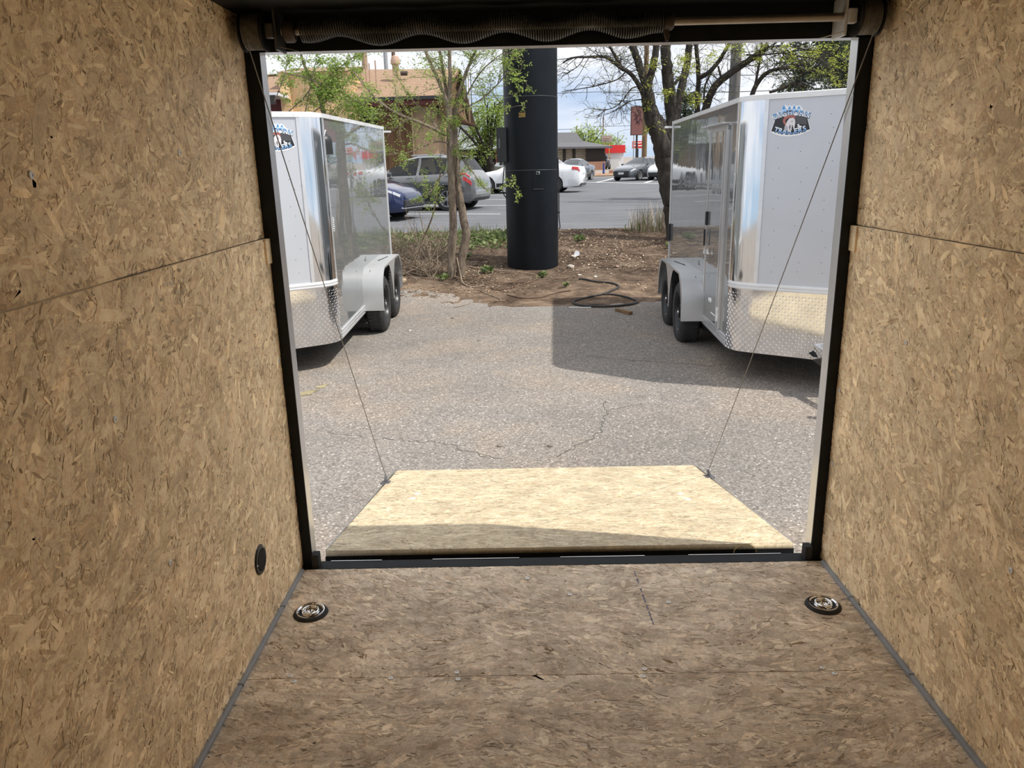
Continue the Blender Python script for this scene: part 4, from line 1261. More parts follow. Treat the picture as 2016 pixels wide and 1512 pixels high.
bm = bm_new(); tube(bm, poly_smooth([(.425, -.06, 2.1 - cb), (.435, -.08, 1.6 - cb), (.435, -.08, 1.2 - cb), (.45, -.09, 1.02 - cb), (.43, -.1, .98 - cb)], 5), .009, 8)
box(bm, (.42, -.09, 1.24 - cb), (.452, -.06, 1.26 - cb)); obj('ground_cable', bm, M_BLACK_PLASTIC, cc, True)

# ================================================================ litter, weeds, stones on the dirt
def chips(name, n, xr, yr, smin, smax, mat, seed, flat=.35, dens=None, tone=(0, 1)):
    r = np.random.default_rng(seed)
    x = r.uniform(*xr, n); y = r.uniform(*yr, n)
    if dens is not None:
        k = r.random(n) < dens(x, y); x, y = x[k], y[k]; n = len(x)
    z = dzs(x, y)
    L = r.uniform(smin, smax, n); Wd = L * r.uniform(.18, .55, n); a = r.uniform(0, 2 * PI, n)
    ti = r.normal(0, flat, n); ti2 = r.normal(0, flat, n)
    dx, dy = np.cos(a), np.sin(a)
    V = np.zeros((n, 4, 3))
    for k, (u, v) in enumerate(((-1, -.3), (0, -1), (1, .2), (0, 1))):
        V[:, k, 0] = x + (u * L * dx - v * Wd * dy) / 2
        V[:, k, 1] = y + (u * L * dy + v * Wd * dx) / 2
        V[:, k, 2] = z + .006 + (u * L * ti + v * Wd * ti2) / 2 * .6 + np.abs(ti) * L * .3
    F_ = np.arange(n * 4).reshape(n, 4)
    t = np.repeat(r.uniform(*tone, n), 4)
    return fast_mesh(name, V.reshape(-1, 3), F_, mat, {'tone': ('FLOAT', t)})
o = chips('leaf_litter', 42000, (-5, 5), (8.3, 13.4), .015, .06, M_LITTER, 5, .35,
          lambda x, y: np.clip(vnoise(x, y, 1.3, 61) * 1.5 - .25 - np.clip(9.2 - y, 0, 1) * .45, 0.03, 1) * (np.hypot(x - .09, y - 10.13) > .44))
tag(o, 'scattered brown leaf litter and wood chips over the dirt strip', 'leaf litter', kind='stuff')
o = chips('grit', 1500, (-3, 3), (2.2, 8.6), .006, .018, M_LITTER, 6, .3, tone=(.3, 1))
tag(o, 'fine pale grit sprinkled over the asphalt yard', 'grit', kind='stuff')

def blades(name, centers, per, spread, hmin, hmax, wd, mat, seed, droop=.5, leafy=False, parent=None, clump=None):
    r = np.random.default_rng(seed); V = []; T = []
    F_ = []
    for (cx, cy, s) in centers:
        for _ in range(int(per * s)):
            rr = r.normal(0, spread * s, 2); x = cx + rr[0]; y = cy + rr[1] * .7
            z = float(dzs(np.array([x]), np.array([y]))[0])
            h = r.uniform(hmin, hmax) * (0.6 + .5 * s); a = r.uniform(0, 2 * PI); lean = r.uniform(.1, droop) * h
            d = np.array([math.cos(a), math.sin(a)]); pd = np.array([-d[1], d[0]]) * wd * r.uniform(.6, 1.4) / 2
            b = len(V)
            if leafy:
                for k, (u, w) in enumerate(((0, .2), (.45, 1), (1, .1), (.45, -1))):
                    V.append((x + d[0] * lean * u * 1.6 + pd[0] * w * 2.2, y + d[1] * lean * u * 1.6 + pd[1] * w * 2.2, z + h * (.35 + .65 * u) * (1 if u < .9 else .85)))
                F_.append((b, b + 1, b + 2, b + 3)); T += [r.random()] * 4
            else:
                for u in (0, .55, 1):
                    ww = (1, .8, .1)[int(u * 2 + .01)] if u < 1 else .1
                    for s2 in (-1, 1):
                        V.append((x + d[0] * lean * u * u + pd[0] * ww * s2, y + d[1] * lean * u * u + pd[1] * ww * s2, z + h * u * (1 - .15 * u)))
                t = r.random()
                F_ += [(b, b + 1, b + 3, b + 2), (b + 2, b + 3, b + 5, b + 4)]; T += [t] * 6
    return fast_mesh(name, np.array(V), np.array(F_), mat, {'tone': ('FLOAT', np.array(T))}, parent=parent)
r_ = random.Random(3)
cent = [(x, 13.0 + r_.uniform(-.5, .3) - .3 * abs(math.sin(x * 3)), r_.uniform(.5, 1.2)) for x in np.arange(-4.6, -.3, .13)]
o = blades('grass', cent, 36, .13, .05, .20, .012, M_WEED, 8)
tag(o, 'uneven green grass growing along the parking lot edge', 'grass', kind='stuff')
cent = [(r_.uniform(-3.4, -.25), r_.uniform(11.3, 12.9), r_.uniform(.4, 1.1)) for _ in range(46)] + [(-.75 + r_.uniform(-.4, .4), 12.2 + r_.uniform(-.5, .5), 1.1) for _ in range(14)]
o = blades('weeds', cent, 26, .12, .03, .13, .030, M_WEED, 9, leafy=True)
tag(o, 'low broad-leaved weeds spread between the young tree and the lot', 'weeds', kind='stuff')
for i, (x, y, s, lab) in enumerate(((-1.33, 9.28, .75, 'green weed tuft at the foot of the two-stemmed young tree'),
                                    (-.66, 9.55, .9, 'broad-leaved green weed left of the black column base'),
                                    (1.0, 11.9, .9, 'green weed clump in the dirt right of the black column'),
                                    (2.62, 11.2, .8, 'dark green weed at the foot of the big tree'),
                                    (-2.35, 10.2, .8, 'green weed in the dry brush near the left trailer'),
                                    (.55, 8.6, .35, 'tiny green sprout in the sandy soil near the black hose'),
                                    (.22, 9.25, .6, 'low green leaves right in front of the column base'),
                                    (-1.05, 10.6, .7, 'green weed behind the two-stemmed young tree'))):
    o = blades('weed_plant', [(x, y, s)], 34, .06, .04, .15, .034, M_WEED, 20 + i, leafy=True)
    tag(o, lab, 'weed', 'weeds in the dirt strip')
o = blades('dry_shrub', [(2.55, 13.0, 1.3), (2.8, 12.7, 1.2), (2.35, 13.1, .8)], 90, .16, .15, .55, .010, M_STRAW, 41, .5)
tag(o, 'dry straw-coloured shrub at the lot edge beside the big tree', 'shrub')
blades('green_shoots', [(2.6, 12.9, 1.2), (2.2, 13.05, .6)], 40, .16, .15, .45, .014, M_WEED, 42, .5, parent=o)

# dry brush and fallen twigs
def twig_mass(n, xr, yr, lmin, lmax, up_, rad, seed, base=None):
    r = random.Random(seed); bm = bm_new()
    for _ in range(n):
        x = r.uniform(*xr); y = r.uniform(*yr); z = dz(x, y) + .005
        if math.hypot(x - .09, y - 10.13) < .75: continue
        a = r.uniform(0, 2 * PI); L = r.uniform(lmin, lmax); el = r.uniform(*up_)
        d = Vector((math.cos(a) * math.cos(el), math.sin(a) * math.cos(el) * .6, math.sin(el)))
        p = Vector((x, y, z)); pts = [p.copy()]
        for k in range(4):
            d = (d + Vector((r.uniform(-.25, .25), r.uniform(-.25, .25), r.uniform(-.3, .15)))).normalized()
            p = p + d * L / 4; p.z = max(p.z, dz(p.x, p.y) + .004); pts.append(p.copy())
        tube(bm, pts, [rad * (1 - .18 * k) for k in range(5)], 4, False)
    return bm
M_TWIG = mat_bark('dry_twig', (0.16, 0.12, 0.085), (0.50, 0.41, 0.31), 20)
tag(obj('dry_brush', twig_mass(620, (-3.1, -1.35), (9.2, 11.8), .25, .9, (.05, 1.0), .0065, 3), M_TWIG),
    'tangle of dry grey brown twigs between left trailer and young tree', 'brush', kind='stuff')
tag(obj('fallen_twigs', twig_mass(260, (-1.9, 1.8), (8.7, 12.6), .12, .5, (-.02, .12), .004, 4), M_TWIG),
    'small fallen twigs lying over the dirt around the column', 'twigs', kind='stuff')
def branch_thing(name, pts, r0, r1, label, cat, mat=None, seg=7):
    bm = bm_new(); P = poly_smooth(pts, 6); n = len(P)
    tube(bm, P, [r0 + (r1 - r0) * i / (n - 1) for i in range(n)], seg)
    return tag(obj(name, bm, mat or M_TWIG, None, True), label, cat)
branch_thing('fallen_branch', [(-.95, 9.9, dz(-.95, 9.9) + .02), (-.5, 9.62, dz(-.5, 9.62) + .03), (-.15, 9.5, dz(-.15, 9.5) + .03), (.12, 9.4, dz(.12, 9.4) + .02)], .012, .006,
             'pale fallen branch lying against the front of the black column', 'branch')
branch_thing('bare_root', [(-1.12, 9.45, dz(-1.12, 9.45) + .28), (-1.06, 9.25, dz(-1.06, 9.25) + .1), (-1.0, 8.95, dz(-1, 8.95) + .02), (-.85, 8.75, dz(-.85, 8.75) + .012), (-.68, 8.8, dz(-.68, 8.8) + .015)], .012, .008,
             'pale bare root arching from the young tree onto the soil', 'root')
branch_thing('leaning_branch', [(-1.95, 10.5, dz(-1.95, 10.5)), (-1.72, 10.1, .78), (-1.5, 9.8, 1.2), (-1.38, 9.6, 1.62), (-1.32, 9.52, 1.85)], .016, .010,
             'dead pale branch leaning against the young tree', 'branch')
branch_thing('dead_branch', [(-2.0, 9.7, dz(-2, 9.7) + .02), (-1.85, 9.85, .55), (-1.68, 9.95, .80), (-1.70, 9.95, 1.0), (-1.74, 9.95, 1.25)], .009, .005,
             'thin dead crooked stick standing in the dry brush', 'branch')
branch_thing('buried_rope', [(-.75, 8.6, dz(-.75, 8.6) + .01), (-.62, 8.35, dz(-.62, 8.35) + .012), (-.45, 8.12, dz(-.45, 8.12) + .012), (-.40, 7.97, gz(7.97) + .02)], .006, .006,
             'thin brown root running out to the small wood scrap', 'root')
# hose and cable
def ground_curve(name, pts, r, mat, label, cat, h=.012, n=8):
    P = poly_smooth([(x, y, 0) for x, y in pts], n)
    for p in P: p.z = max(gz(p.y) + .004, dz(p.x, p.y)) + r * .7 + (h - .012)
    bm = bm_new(); tube(bm, P, r, 8)
    return tag(obj(name, bm, mat, None, True), label, cat)
M_HOSE = simple('black_hose', (0.03, 0.026, 0.024), 0.55, 0, 0.3, 20)
M_RUST = simple('rusty_cable', (0.12, 0.075, 0.05), 0.8, 0.1, 0.4, 20)
ground_curve('hose', [(.78, 9.05), (1.0, 8.85), (1.22, 8.75), (1.32, 8.55), (1.25, 8.38), (1.05, 8.15), (.80, 8.0), (.62, 7.85), (.60, 7.68), (.72, 7.5), (.95, 7.42), (1.2, 7.45), (1.4, 7.58), (1.47, 7.75), (1.38, 7.98), (1.2, 8.12), (1.05, 8.13)],
             .016, M_HOSE, 'dark hose looped on the edge of soil and asphalt', 'hose')
ground_curve('cable', [(.25, 9.35), (0.05, 9.0), (-.2, 8.7), (-.42, 8.55), (-.55, 8.62), (-.52, 8.8), (-.35, 8.92), (-.05, 8.95)], .012, M_RUST, 'rusty brown cable bent in a hairpin on the soil', 'cable')
ground_curve('cable', [(-.32, 8.25), (-.12, 8.1), (.1, 8.1), (.3, 8.25), (.42, 8.35), (.6, 8.38)], .010, M_RUST, 'rusty brown cable curving along the asphalt edge', 'cable')
ground_curve('bare_twig', [(-1.05, 7.6), (-.95, 7.72), (-.83, 7.9)], .005, M_TWIG, 'thin straight twig lying alone on the asphalt', 'twig')
ground_curve('curved_twig', [(-1.25, 8.0), (-1.15, 8.05), (-1.08, 7.98), (-1.07, 7.9)], .005, M_TWIG, 'short curled dark twig on the asphalt left of the scrap', 'twig')
M_SCRAP = mat_bark('weathered_wood', (0.10, 0.075, 0.05), (0.30, 0.22, 0.14), 12)
def block(name, c, L, W_, H_, rz, label, cat, mat):
    bm = bm_new(); box(bm, (-L / 2, -W_ / 2, 0), (L / 2, W_ / 2, H_), bevel=.003)
    o = obj(name, bm, mat); o.location = (c[0], c[1], gz(c[1]) + .001 + (c[2] if len(c) > 2 else 0)); o.rotation_euler = (0, 0, rz)
    return tag(o, label, cat)
block('wood_scrap', (-.42, 7.94), .15, .06, .03, .0, 'small weathered wood scrap at the asphalt edge', 'wood scrap', M_SCRAP)
block('wood_block', (1.19, 7.02), .30, .055, .04, -1.05, 'brown wooden block lying on the asphalt beside the hose', 'wood block', simple('brown_wood', (.20, .12, .055), .7, 0, .25, 14))
block('white_stick', (.66, 7.42), .30, .022, .012, -.12, 'white plastic stick lying in front of the hose loop', 'stick', M_WHITE_PLASTIC)
def stone(x, y, s, label, col=(.42, .36, .29), cat='stone', grp='stones on the dirt strip', sq=.6):
    bm = bm_new(); bmesh.ops.create_icosphere(bm, subdivisions=2, radius=s)
    r = random.Random(int(x * 100 + y * 7))
    for v in bm.verts:
        v.co *= r.uniform(.8, 1.12); v.co.z *= sq; v.co.x *= 1.25
    o = obj('stone', bm, simple('stone_face', col, .85, 0, .2, 30), None, True); o.location = (x, y, max(gz(y), dz(x, y)) + s * sq * .5); o.rotation_euler = (0, 0, r.uniform(0, 3))
    tag(o, label, cat, grp); return o
stone(-1.95, 9.15, .055, 'tan broken stone in front of the dry brush', (.42, .33, .23), sq=.9)
stone(.70, 9.85, .060, 'largest grey stone right of the column base', (.40, .36, .31))
stone(.80, 10.6, .045, 'small pale stone farther right of the column', (.6, .56, .5))
stone(1.04, 9.15, .030, 'white pebble in the sandy soil, farther from the column', (.7, .68, .62))
stone(.80, 9.3, .028, 'white pebble in the sandy soil, nearer the column', (.7, .66, .58))
stone(1.45, 9.8, .035, 'rosy stone in the leaf litter left of the right trailer wheels', (.48, .34, .27))
stone(2.1, 9.0, .025, 'tiny pale pebble close to the right trailer wheels', (.62, .58, .5))
for x, y, lab in ((-1.0, 6.9, 'dark pebble on the asphalt near the left trailer wheels'), (-.3, 2.35, 'dark pebble just beyond the ramp, left of centre'),
                  (-.6, 5.6, 'dark pebble lying alone mid-yard'), (.05, 2.33, 'small dark pebble touching the ramp end, centre'), (-1.45, 6.2, 'pale pebble beside the left trailer wheels')):
    stone(x, y, .018, lab, (.20, .17, .14) if 'dark' in lab else (.55, .5, .42), grp='pebbles on the asphalt')
bm = bm_new(); lathe(bm, [(0, -.004), (.045, -.004), (.048, 0), (.045, .004), (0, .004)], Matrix.Rotation(PI / 2 - .3, 4, 'X'), 20)
o = obj('jar_lid', bm, simple('pale_plastic', (.66, .68, .74), .35), None, True); o.location = (.80, 10.62, dz(.8, 10.62) + .05)
tag(o, 'pale round plastic lid lying in the dirt right of the column', 'lid')
bpy.data.objects['jar_lid'].location.x = .86

# ================================================================ trees
def leaf_cloud(pts, n, size, rng, spread, aspect=.45, droop=.3):
    """leaves scattered round twig points: arrays V,F,tone"""
    P = np.array([tuple(p) for p in pts]); k = rng.integers(0, len(P), n)
    c = P[k] + rng.normal(0, spread, (n, 3))
    d = rng.normal(0, 1, (n, 3)); d[:, 2] = d[:, 2] * .6 - droop; d /= np.linalg.norm(d, axis=1)[:, None]
    e_ = rng.normal(0, 1, (n, 3)); s = np.cross(d, e_); s /= np.linalg.norm(s, axis=1)[:, None] + 1e-9
    L = size * rng.uniform(.55, 1.3, n)[:, None]; Wd = L * aspect * rng.uniform(.7, 1.2, (n, 1))
    V = np.stack([c, c + d * L * .45 + s * Wd / 2, c + d * L, c + d * L * .45 - s * Wd / 2], 1)
    return V.reshape(-1, 3), np.arange(n * 4).reshape(n, 4), np.repeat(rng.random(n), 4)

class Tree:
    def __init__(s, seed): s.bm = bm_new(); s.r = random.Random(seed); s.tips = []; s.twigs = []; s.bmt = bm_new()
    def limb(s, pts, r0, r1, seg=8, wob=0.05, n=5):
        P = poly_smooth(pts, n); m = len(P)
        for i in range(1, m - 1): P[i] = P[i] + Vector([s.r.uniform(-1, 1) * r0 * .09 for _ in range(3)])
        tube(s.bm, P, [r0 + (r1 - r0) * (i / (m - 1)) for i in range(m)], seg, True, wob)
        return P
    def twig(s, p, d, L, r, depth, bend=.35, dropz=0.0, spread=.75):
        n = 5; pts = [p.copy()]; q = p.copy(); dd = d.normalized()
        for k in range(n):
            dd = (dd + Vector([s.r.uniform(-bend, bend) for _ in range(3)]) * .5 + Vector((0, 0, -dropz))).normalized()
            q = q + dd * L / n; pts.append(q.copy())
            if depth > 0 and s.r.random() < .62:
                nd = (dd + Vector([s.r.uniform(-spread, spread) for _ in range(3)])).normalized()
                s.twig(q, nd, L * s.r.uniform(.4, .7), r * .6, depth - 1, bend, dropz, spread)
        tube(s.bmt, pts, [max(r * (1 - .13 * k), .0012) for k in range(n + 1)], 4 if r > .004 else 3, False)
        s.twigs += pts[1:]; s.tips.append(pts[-1])
    def spray(s, P, n, L, r, depth=1, start=.3, dirf=None, **k):
        m = len(P)
        for _ in range(n):
            i = int(s.r.uniform(start, 1.0) * (m - 1)); i = min(max(i, 1), m - 1)
            along = (P[i] - P[i - 1]).normalized()
            d = along * .5 + Vector([s.r.uniform(-1, 1) for _ in range(3)])
            if dirf: d = d + dirf
            s.twig(P[i], d, L * s.r.uniform(.5, 1.2), r, depth, **k)

def V3(l): return [Vector(p) for p in l]

# --- young tree with two stems (left of the column)
yt = thing('young_tree', 'slender two-stemmed young tree with fresh green leaves left of the column', 'tree', (0, 0, 0))
T = Tree(12)
A = T.limb(V3([(-1.211, 9.42, 0.124), (-1.201, 9.45, 0.6), (-1.152, 9.45, 0.992), (-1.156, 9.42, 1.38), (-1.145, 9.4, 1.758), (-1.152, 9.4, 2.13), (-1.142, 9.4, 2.53), (-1.144, 9.4, 2.824)]), .070, .045, 10)
B = T.limb(V3([(-1.063, 9.5, 0.141), (-1.057, 9.5, 0.496), (-0.963, 9.5, 0.827), (-0.998, 9.5, 1.141), (-1.046, 9.5, 1.527), (-1.071, 9.52, 1.906), (-1.08, 9.55, 2.279), (-1.072, 9.55, 2.646), (-0.994, 9.5, 2.964)]), .080, .038, 10)
L1 = T.limb(V3([(-1.145, 9.4, 2.782), (-1.241, 9.35, 3.063), (-1.369, 9.3, 3.373), (-1.449, 9.25, 3.573), (-1.54, 9.2, 3.803)]), .034, .016, 7)
L2 = T.limb(V3([(-1.144, 9.4, 2.81), (-1.202, 9.5, 3.217), (-1.251, 9.55, 3.575), (-1.272, 9.6, 3.86)]), .030, .018, 7)
L3 = T.limb(V3([(-1.138, 9.4, 2.782), (-1.104, 9.4, 3.204), (-1.094, 9.4, 3.585), (-1.088, 9.4, 3.891)]), .032, .02, 7)
L4 = T.limb(V3([(-1.029, 9.5, 2.858), (-0.89, 9.45, 3.205), (-0.765, 9.4, 3.44), (-0.664, 9.3, 3.629)]), .030, .014, 7)
L5 = T.limb(V3([(-1.2, 9.38, 2.379), (-1.448, 9.2, 2.506), (-1.693, 9, 2.606), (-1.927, 8.9, 2.716), (-2.125, 8.85, 2.88), (-2.282, 8.8, 3.068), (-2.405, 8.8, 3.237)]), .026, .009, 7)
L6 = T.limb(V3([(-1.152, 9.38, 2.261), (-1.332, 9.2, 2.282), (-1.531, 9, 2.202), (-1.707, 8.9, 2.134), (-1.966, 8.8, 2.11)]), .013, .005, 6)
L7 = T.limb(V3([(-1.272, 9.35, 2.408), (-1.477, 9.4, 2.682), (-1.705, 9.5, 2.91), (-1.844, 9.5, 3.126)]), .014, .006, 6)
L8 = T.limb(V3([(-1.062, 9.52, 2.658), (-0.827, 9.4, 2.789), (-0.615, 9.3, 2.889), (-0.358, 9.1, 3.087), (-0.244, 9, 3.209)]), .012, .006, 6)
L9 = T.limb(V3([(-1.094, 9.5, 2.056), (-0.934, 9.4, 1.992), (-0.782, 9.3, 1.789), (-0.63, 9.2, 1.587), (-0.397, 9.05, 1.615)]), .010, .004, 6)
L10 = T.limb(V3([(-1.154, 9.4, 1.908), (-1.271, 9.35, 1.799), (-1.346, 9.3, 1.749), (-1.436, 9.2, 1.583), (-1.543, 9.1, 1.514)]), .010, .004, 6)
L11 = T.limb(V3([(-0.946, 9.5, 2.82), (-0.694, 9.3, 3.184), (-0.423, 9.1, 3.394), (-0.238, 9, 3.476)]), .012, .005, 6)
L12 = T.limb(V3([(-1.693, 9, 2.606), (-1.801, 8.95, 2.523), (-1.963, 8.9, 2.406), (-2.085, 8.85, 2.211)]), .008, .004, 5)
for P_, n_, L_ in ((L1, 14, .45), (L2, 12, .4), (L3, 12, .4), (L4, 14, .42), (L5, 20, .42), (L6, 9, .28), (L7, 10, .35), (L8, 12, .36), (L9, 8, .22), (L10, 10, .24), (L11, 12, .35), (L12, 6, .25)):
    T.spray(P_, n_, L_, .005, 1, .15)
T.spray(A, 10, .25, .004, 1, .55); T.spray(B, 8, .22, .004, 1, .5)
rng = np.random.default_rng(77)
nt = len(T.twigs)
V_, F_, t_ = leaf_cloud(T.twigs, 13500, .034, rng, .022, .42, .15)
# leafy tips hanging in front of the column
T2 = Tree(5)
for pts, n_ in ((V3([(-0.352, 9.1, 3.324), (-0.182, 9, 3.395), (-0.04, 8.95, 3.346), (-0.087, 8.95, 3.133)]), 9), (V3([(-0.323, 9.1, 3.052), (-0.175, 9, 3.072), (-0.03, 8.95, 3.077), (0.04, 8.95, 2.981)]), 10),
                (V3([(-0.369, 9.1, 2.708), (-0.22, 9, 2.718), (-0.095, 8.95, 2.739), (-0.008, 8.95, 2.723)]), 5), (V3([(-0.397, 9.05, 1.615), (-0.267, 9, 1.635), (-0.171, 8.95, 1.583), (-0.12, 8.95, 1.466)]), 9),
                (V3([(-0.249, 9, 1.758), (-0.19, 9, 1.728), (-0.162, 8.95, 1.627)]), 4), (V3([(-0.252, 9, 2.904), (-0.164, 9, 2.902), (-0.069, 8.95, 2.943)]), 6)):
    P_ = T2.limb(pts, .004, .002, 5); T2.spray(P_, n_, .13, .0022, 0, .1)
obj('trunk', T.bm, M_BARK_THIN, yt, True); obj('twigs', T.bmt, M_BARK_THIN, yt)
obj('outer_branch', T2.bm, M_BARK_THIN, yt); T2.bmt.free() if False else obj('outer_twigs', T2.bmt, M_BARK_THIN, yt)
fast_mesh('foliage', V_, F_, M_LEAF, {'tone': ('FLOAT', t_)}, yt)
V_, F_, t_ = leaf_cloud(T2.twigs, 520, .042, rng, .016, .45, .25)
fast_mesh('outer_foliage', V_, F_, M_LEAF, {'tone': ('FLOAT', .4 + .6 * t_)}, yt)
# hanging loop and knot of wire on the stem
bm = bm_new(); tube(bm, [Vector((-1.252 + .036 * math.cos(a), 9.3, 2.086 + .064 * math.sin(a))) for a in np.linspace(0, 2 * PI * .9, 16)], .005, 6)
obj('wire_loop', bm, M_CABLE, yt, True)

# --- leafy young tree behind the left trailer
st = thing('young_tree', 'leafy young tree rising behind the left trailer, brick building beyond', 'tree', (0, 0, 0))
T = Tree(31)
base = Vector((-2.9, 9.9, .25))
M1 = T.limb([base, base + Vector((-.05, 0, .9)), Vector((-3.122, 9.9, 2.677)), Vector((-3.199, 9.8, 3.115)), Vector((-3.313, 9.7, 3.431)), Vector((-3.367, 9.6, 3.771))], .055, .014, 8)
b1 = T.limb(V3([(-3.615, 9.6, 2.766), (-3.329, 9.6, 2.991), (-3.172, 9.6, 3.189)]), .010, .006, 6)
b2 = T.limb(V3([(-3.354, 9.6, 2.738), (-3.22, 9.6, 3.168), (-3.114, 9.6, 3.485)]), .009, .005, 6)
b3 = T.limb(V3([(-3.287, 9.7, 2.743), (-2.963, 9.6, 2.947), (-2.594, 9.5, 3.25)]), .010, .006, 6)
b4 = T.limb(V3([(-3.632, 9.7, 3.331), (-3.303, 9.6, 3.263), (-2.984, 9.5, 3.132), (-2.669, 9.4, 2.995), (-2.397, 9.3, 2.839)]), .011, .006, 6)
b5 = T.limb(V3([(-3.199, 9.8, 3.115), (-2.837, 9.6, 3.337), (-2.496, 9.5, 3.528)]), .012, .006, 6)
b6 = T.limb(V3([(-3.739, 9.4, 2.913), (-3.588, 9.4, 3.192), (-3.447, 9.4, 3.537)]), .008, .004, 5)
b7 = T.limb(V3([(-3.122, 9.9, 2.677), (-2.864, 9.7, 2.843), (-2.643, 9.6, 2.903), (-2.387, 9.5, 2.782)]), .010, .005, 5)
for P_, n_, L_ in ((b1, 5, .28), (b2, 7, .3), (b3, 16, .36), (b4, 18, .32), (b5, 18, .36), (b6, 8, .26), (b7, 12, .3), (M1, 12, .4)):
    T.spray(P_, n_, L_, .004, 1, .2)
obj('trunk', T.bm, M_BARK_THIN, st, True); obj('twigs', T.bmt, M_BARK_THIN, st)
V_, F_, t_ = leaf_cloud(T.twigs, 9500, .042, rng, .03, .45, .2)
fast_mesh('foliage', V_, F_, M_LEAF, {'tone': ('FLOAT', t_ * .85)}, st)

# --- big old tree behind the right trailer
bt = thing('old_tree', 'large dark old tree with many trunks and yellow-green buds behind right trailer', 'tree', (0, 0, 0))
T = Tree(21); Y0 = 12.0
bot = Vector((2.867, 12, 0.52)); bot.z = .40
t0 = T.limb([bot, Vector((2.793, 12, 0.991)), Vector((2.714, 12, 1.363)), Vector((2.634, 12, 1.775)), Vector((2.568, 12, 2.091))], .20, .185, 12, .03)
t1 = T.limb(V3([(2.569, 12, 2.046), (2.446, 12, 2.431), (2.309, 12, 2.715), (2.236, 12, 3.02), (2.201, 12, 3.32)]), .17, .105, 12, .03)
t1a = T.limb(V3([(2.194, 12, 3.252), (2.106, 12, 3.492), (2.029, 12, 3.704), (1.953, 12, 3.898), (1.858, 12, 4.165)]), .075, .06, 9)
t1b = T.limb(V3([(2.239, 12, 3.277), (2.306, 12, 3.487), (2.345, 12, 3.697), (2.366, 12, 3.888), (2.383, 12, 4.235)]), .07, .055, 9)
t2 = T.limb(V3([(2.57, 12, 2.002), (2.708, 12.1, 2.358), (2.734, 12.2, 2.717), (2.663, 12.2, 3.156), (2.603, 12.2, 3.588), (2.561, 12.2, 4.013)]), .15, .085, 12, .03)
t2b = T.limb(V3([(2.266, 12, 2.933), (2.428, 12, 2.729), (2.553, 12, 2.534), (2.653, 12, 2.311)]), .055, .07, 8)
t3 = T.limb(V3([(2.742, 12.1, 2.446), (2.842, 12.3, 2.853), (2.922, 12.4, 3.256), (3.023, 12.5, 3.614), (3.054, 12.5, 4.002)]), .085, .06, 9)
t3b = T.limb(V3([(2.68, 12.2, 3.199), (2.806, 12.3, 3.336), (2.951, 12.4, 3.474)]), .03, .03, 7)
t4 = T.limb(V3([(3.321, 12.6, 2.454), (3.27, 12.6, 2.954), (3.272, 12.6, 3.356), (3.249, 12.6, 3.665), (3.185, 12.6, 4.057)]), .055, .035, 8)
t4b = T.limb(V3([(3.26, 12.6, 3.4), (3.43, 12.5, 3.491), (3.582, 12.5, 3.645), (3.694, 12.4, 3.845), (3.795, 12.4, 4.013)]), .045, .03, 8)
t5 = T.limb(V3([(3.333, 12.5, 2.54), (3.428, 12.5, 2.943), (3.54, 12.4, 3.242), (3.728, 12.3, 3.419), (4.002, 12.2, 3.598), (4.183, 12.1, 3.725), (4.34, 12, 3.875)]), .075, .05, 9)
t5b = T.limb(V3([(3.62, 12.3, 3.361), (3.587, 12.3, 3.465), (3.553, 12.3, 3.578)]), .022, .018, 6)
t6 = T.limb(V3([(4.166, 12.2, 3.035), (4.244, 12.2, 3.25), (4.368, 12.1, 3.408), (4.531, 12, 3.469), (4.845, 12, 3.495)]), .045, .028, 8)
t6b = T.limb(V3([(4.211, 12.2, 3.19), (4.249, 12.2, 3.464), (4.287, 12.2, 3.719), (4.288, 12.2, 3.972)]), .025, .018, 6)
t7 = T.limb(V3([(4.485, 12.2, 3.097), (4.755, 12.2, 3.177), (4.889, 12.2, 3.235), (5.17, 12.2, 3.168)]), .026, .020, 7)
t8 = T.limb(V3([(3.362, 12.5, 2.945), (3.376, 12.5, 3.255), (3.452, 12.5, 3.429), (3.52, 12.5, 3.559)]), .02, .015, 6)
t9 = T.limb(V3([(2.246, 12, 2.976), (2.098, 11.9, 3.185), (1.985, 11.9, 3.357), (1.834, 11.8, 3.476), (1.717, 11.8, 3.529), (1.552, 11.7, 3.636), (1.4, 11.7, 3.706), (1.144, 11.6, 3.699), (0.829, 11.5, 3.677), (0.681, 11.5, 3.599)]), .048, .012, 8)
t9a = T.limb(V3([(1.753, 11.8, 3.511), (1.643, 11.8, 3.688), (1.552, 11.8, 3.83), (1.47, 11.8, 3.98)]), .028, .02, 7)
t9b = T.limb(V3([(1.807, 11.8, 3.476), (1.719, 11.8, 3.378), (1.565, 11.7, 3.305), (1.245, 11.7, 3.229), (0.924, 11.6, 3.177), (0.667, 11.6, 3.141)]), .014, .005, 6)
t9c = T.limb(V3([(1.056, 11.6, 3.693), (0.951, 11.6, 3.556), (0.792, 11.6, 3.461), (0.686, 11.6, 3.414)]), .008, .004, 5)
t10 = T.limb(V3([(2.13, 12, 3.237), (1.956, 11.8, 3.205), (1.853, 11.7, 3.131), (1.749, 11.7, 2.981), (1.577, 11.6, 2.86), (1.417, 11.6, 2.813), (1.264, 11.5, 2.692)]), .014, .005, 6)
t11 = T.limb(V3([(2.117, 12, 3.014), (1.933, 11.8, 2.985), (1.768, 11.7, 2.913), (1.661, 11.7, 2.839)]), .012, .005, 6)
t12 = T.limb(V3([(4.03, 12.2, 3.742), (4.154, 11.7, 3.674), (4.343, 11.2, 3.627), (4.548, 10.8, 3.516), (4.772, 10.5, 3.412), (4.951, 10.3, 3.234)]), .018, .006, 6)
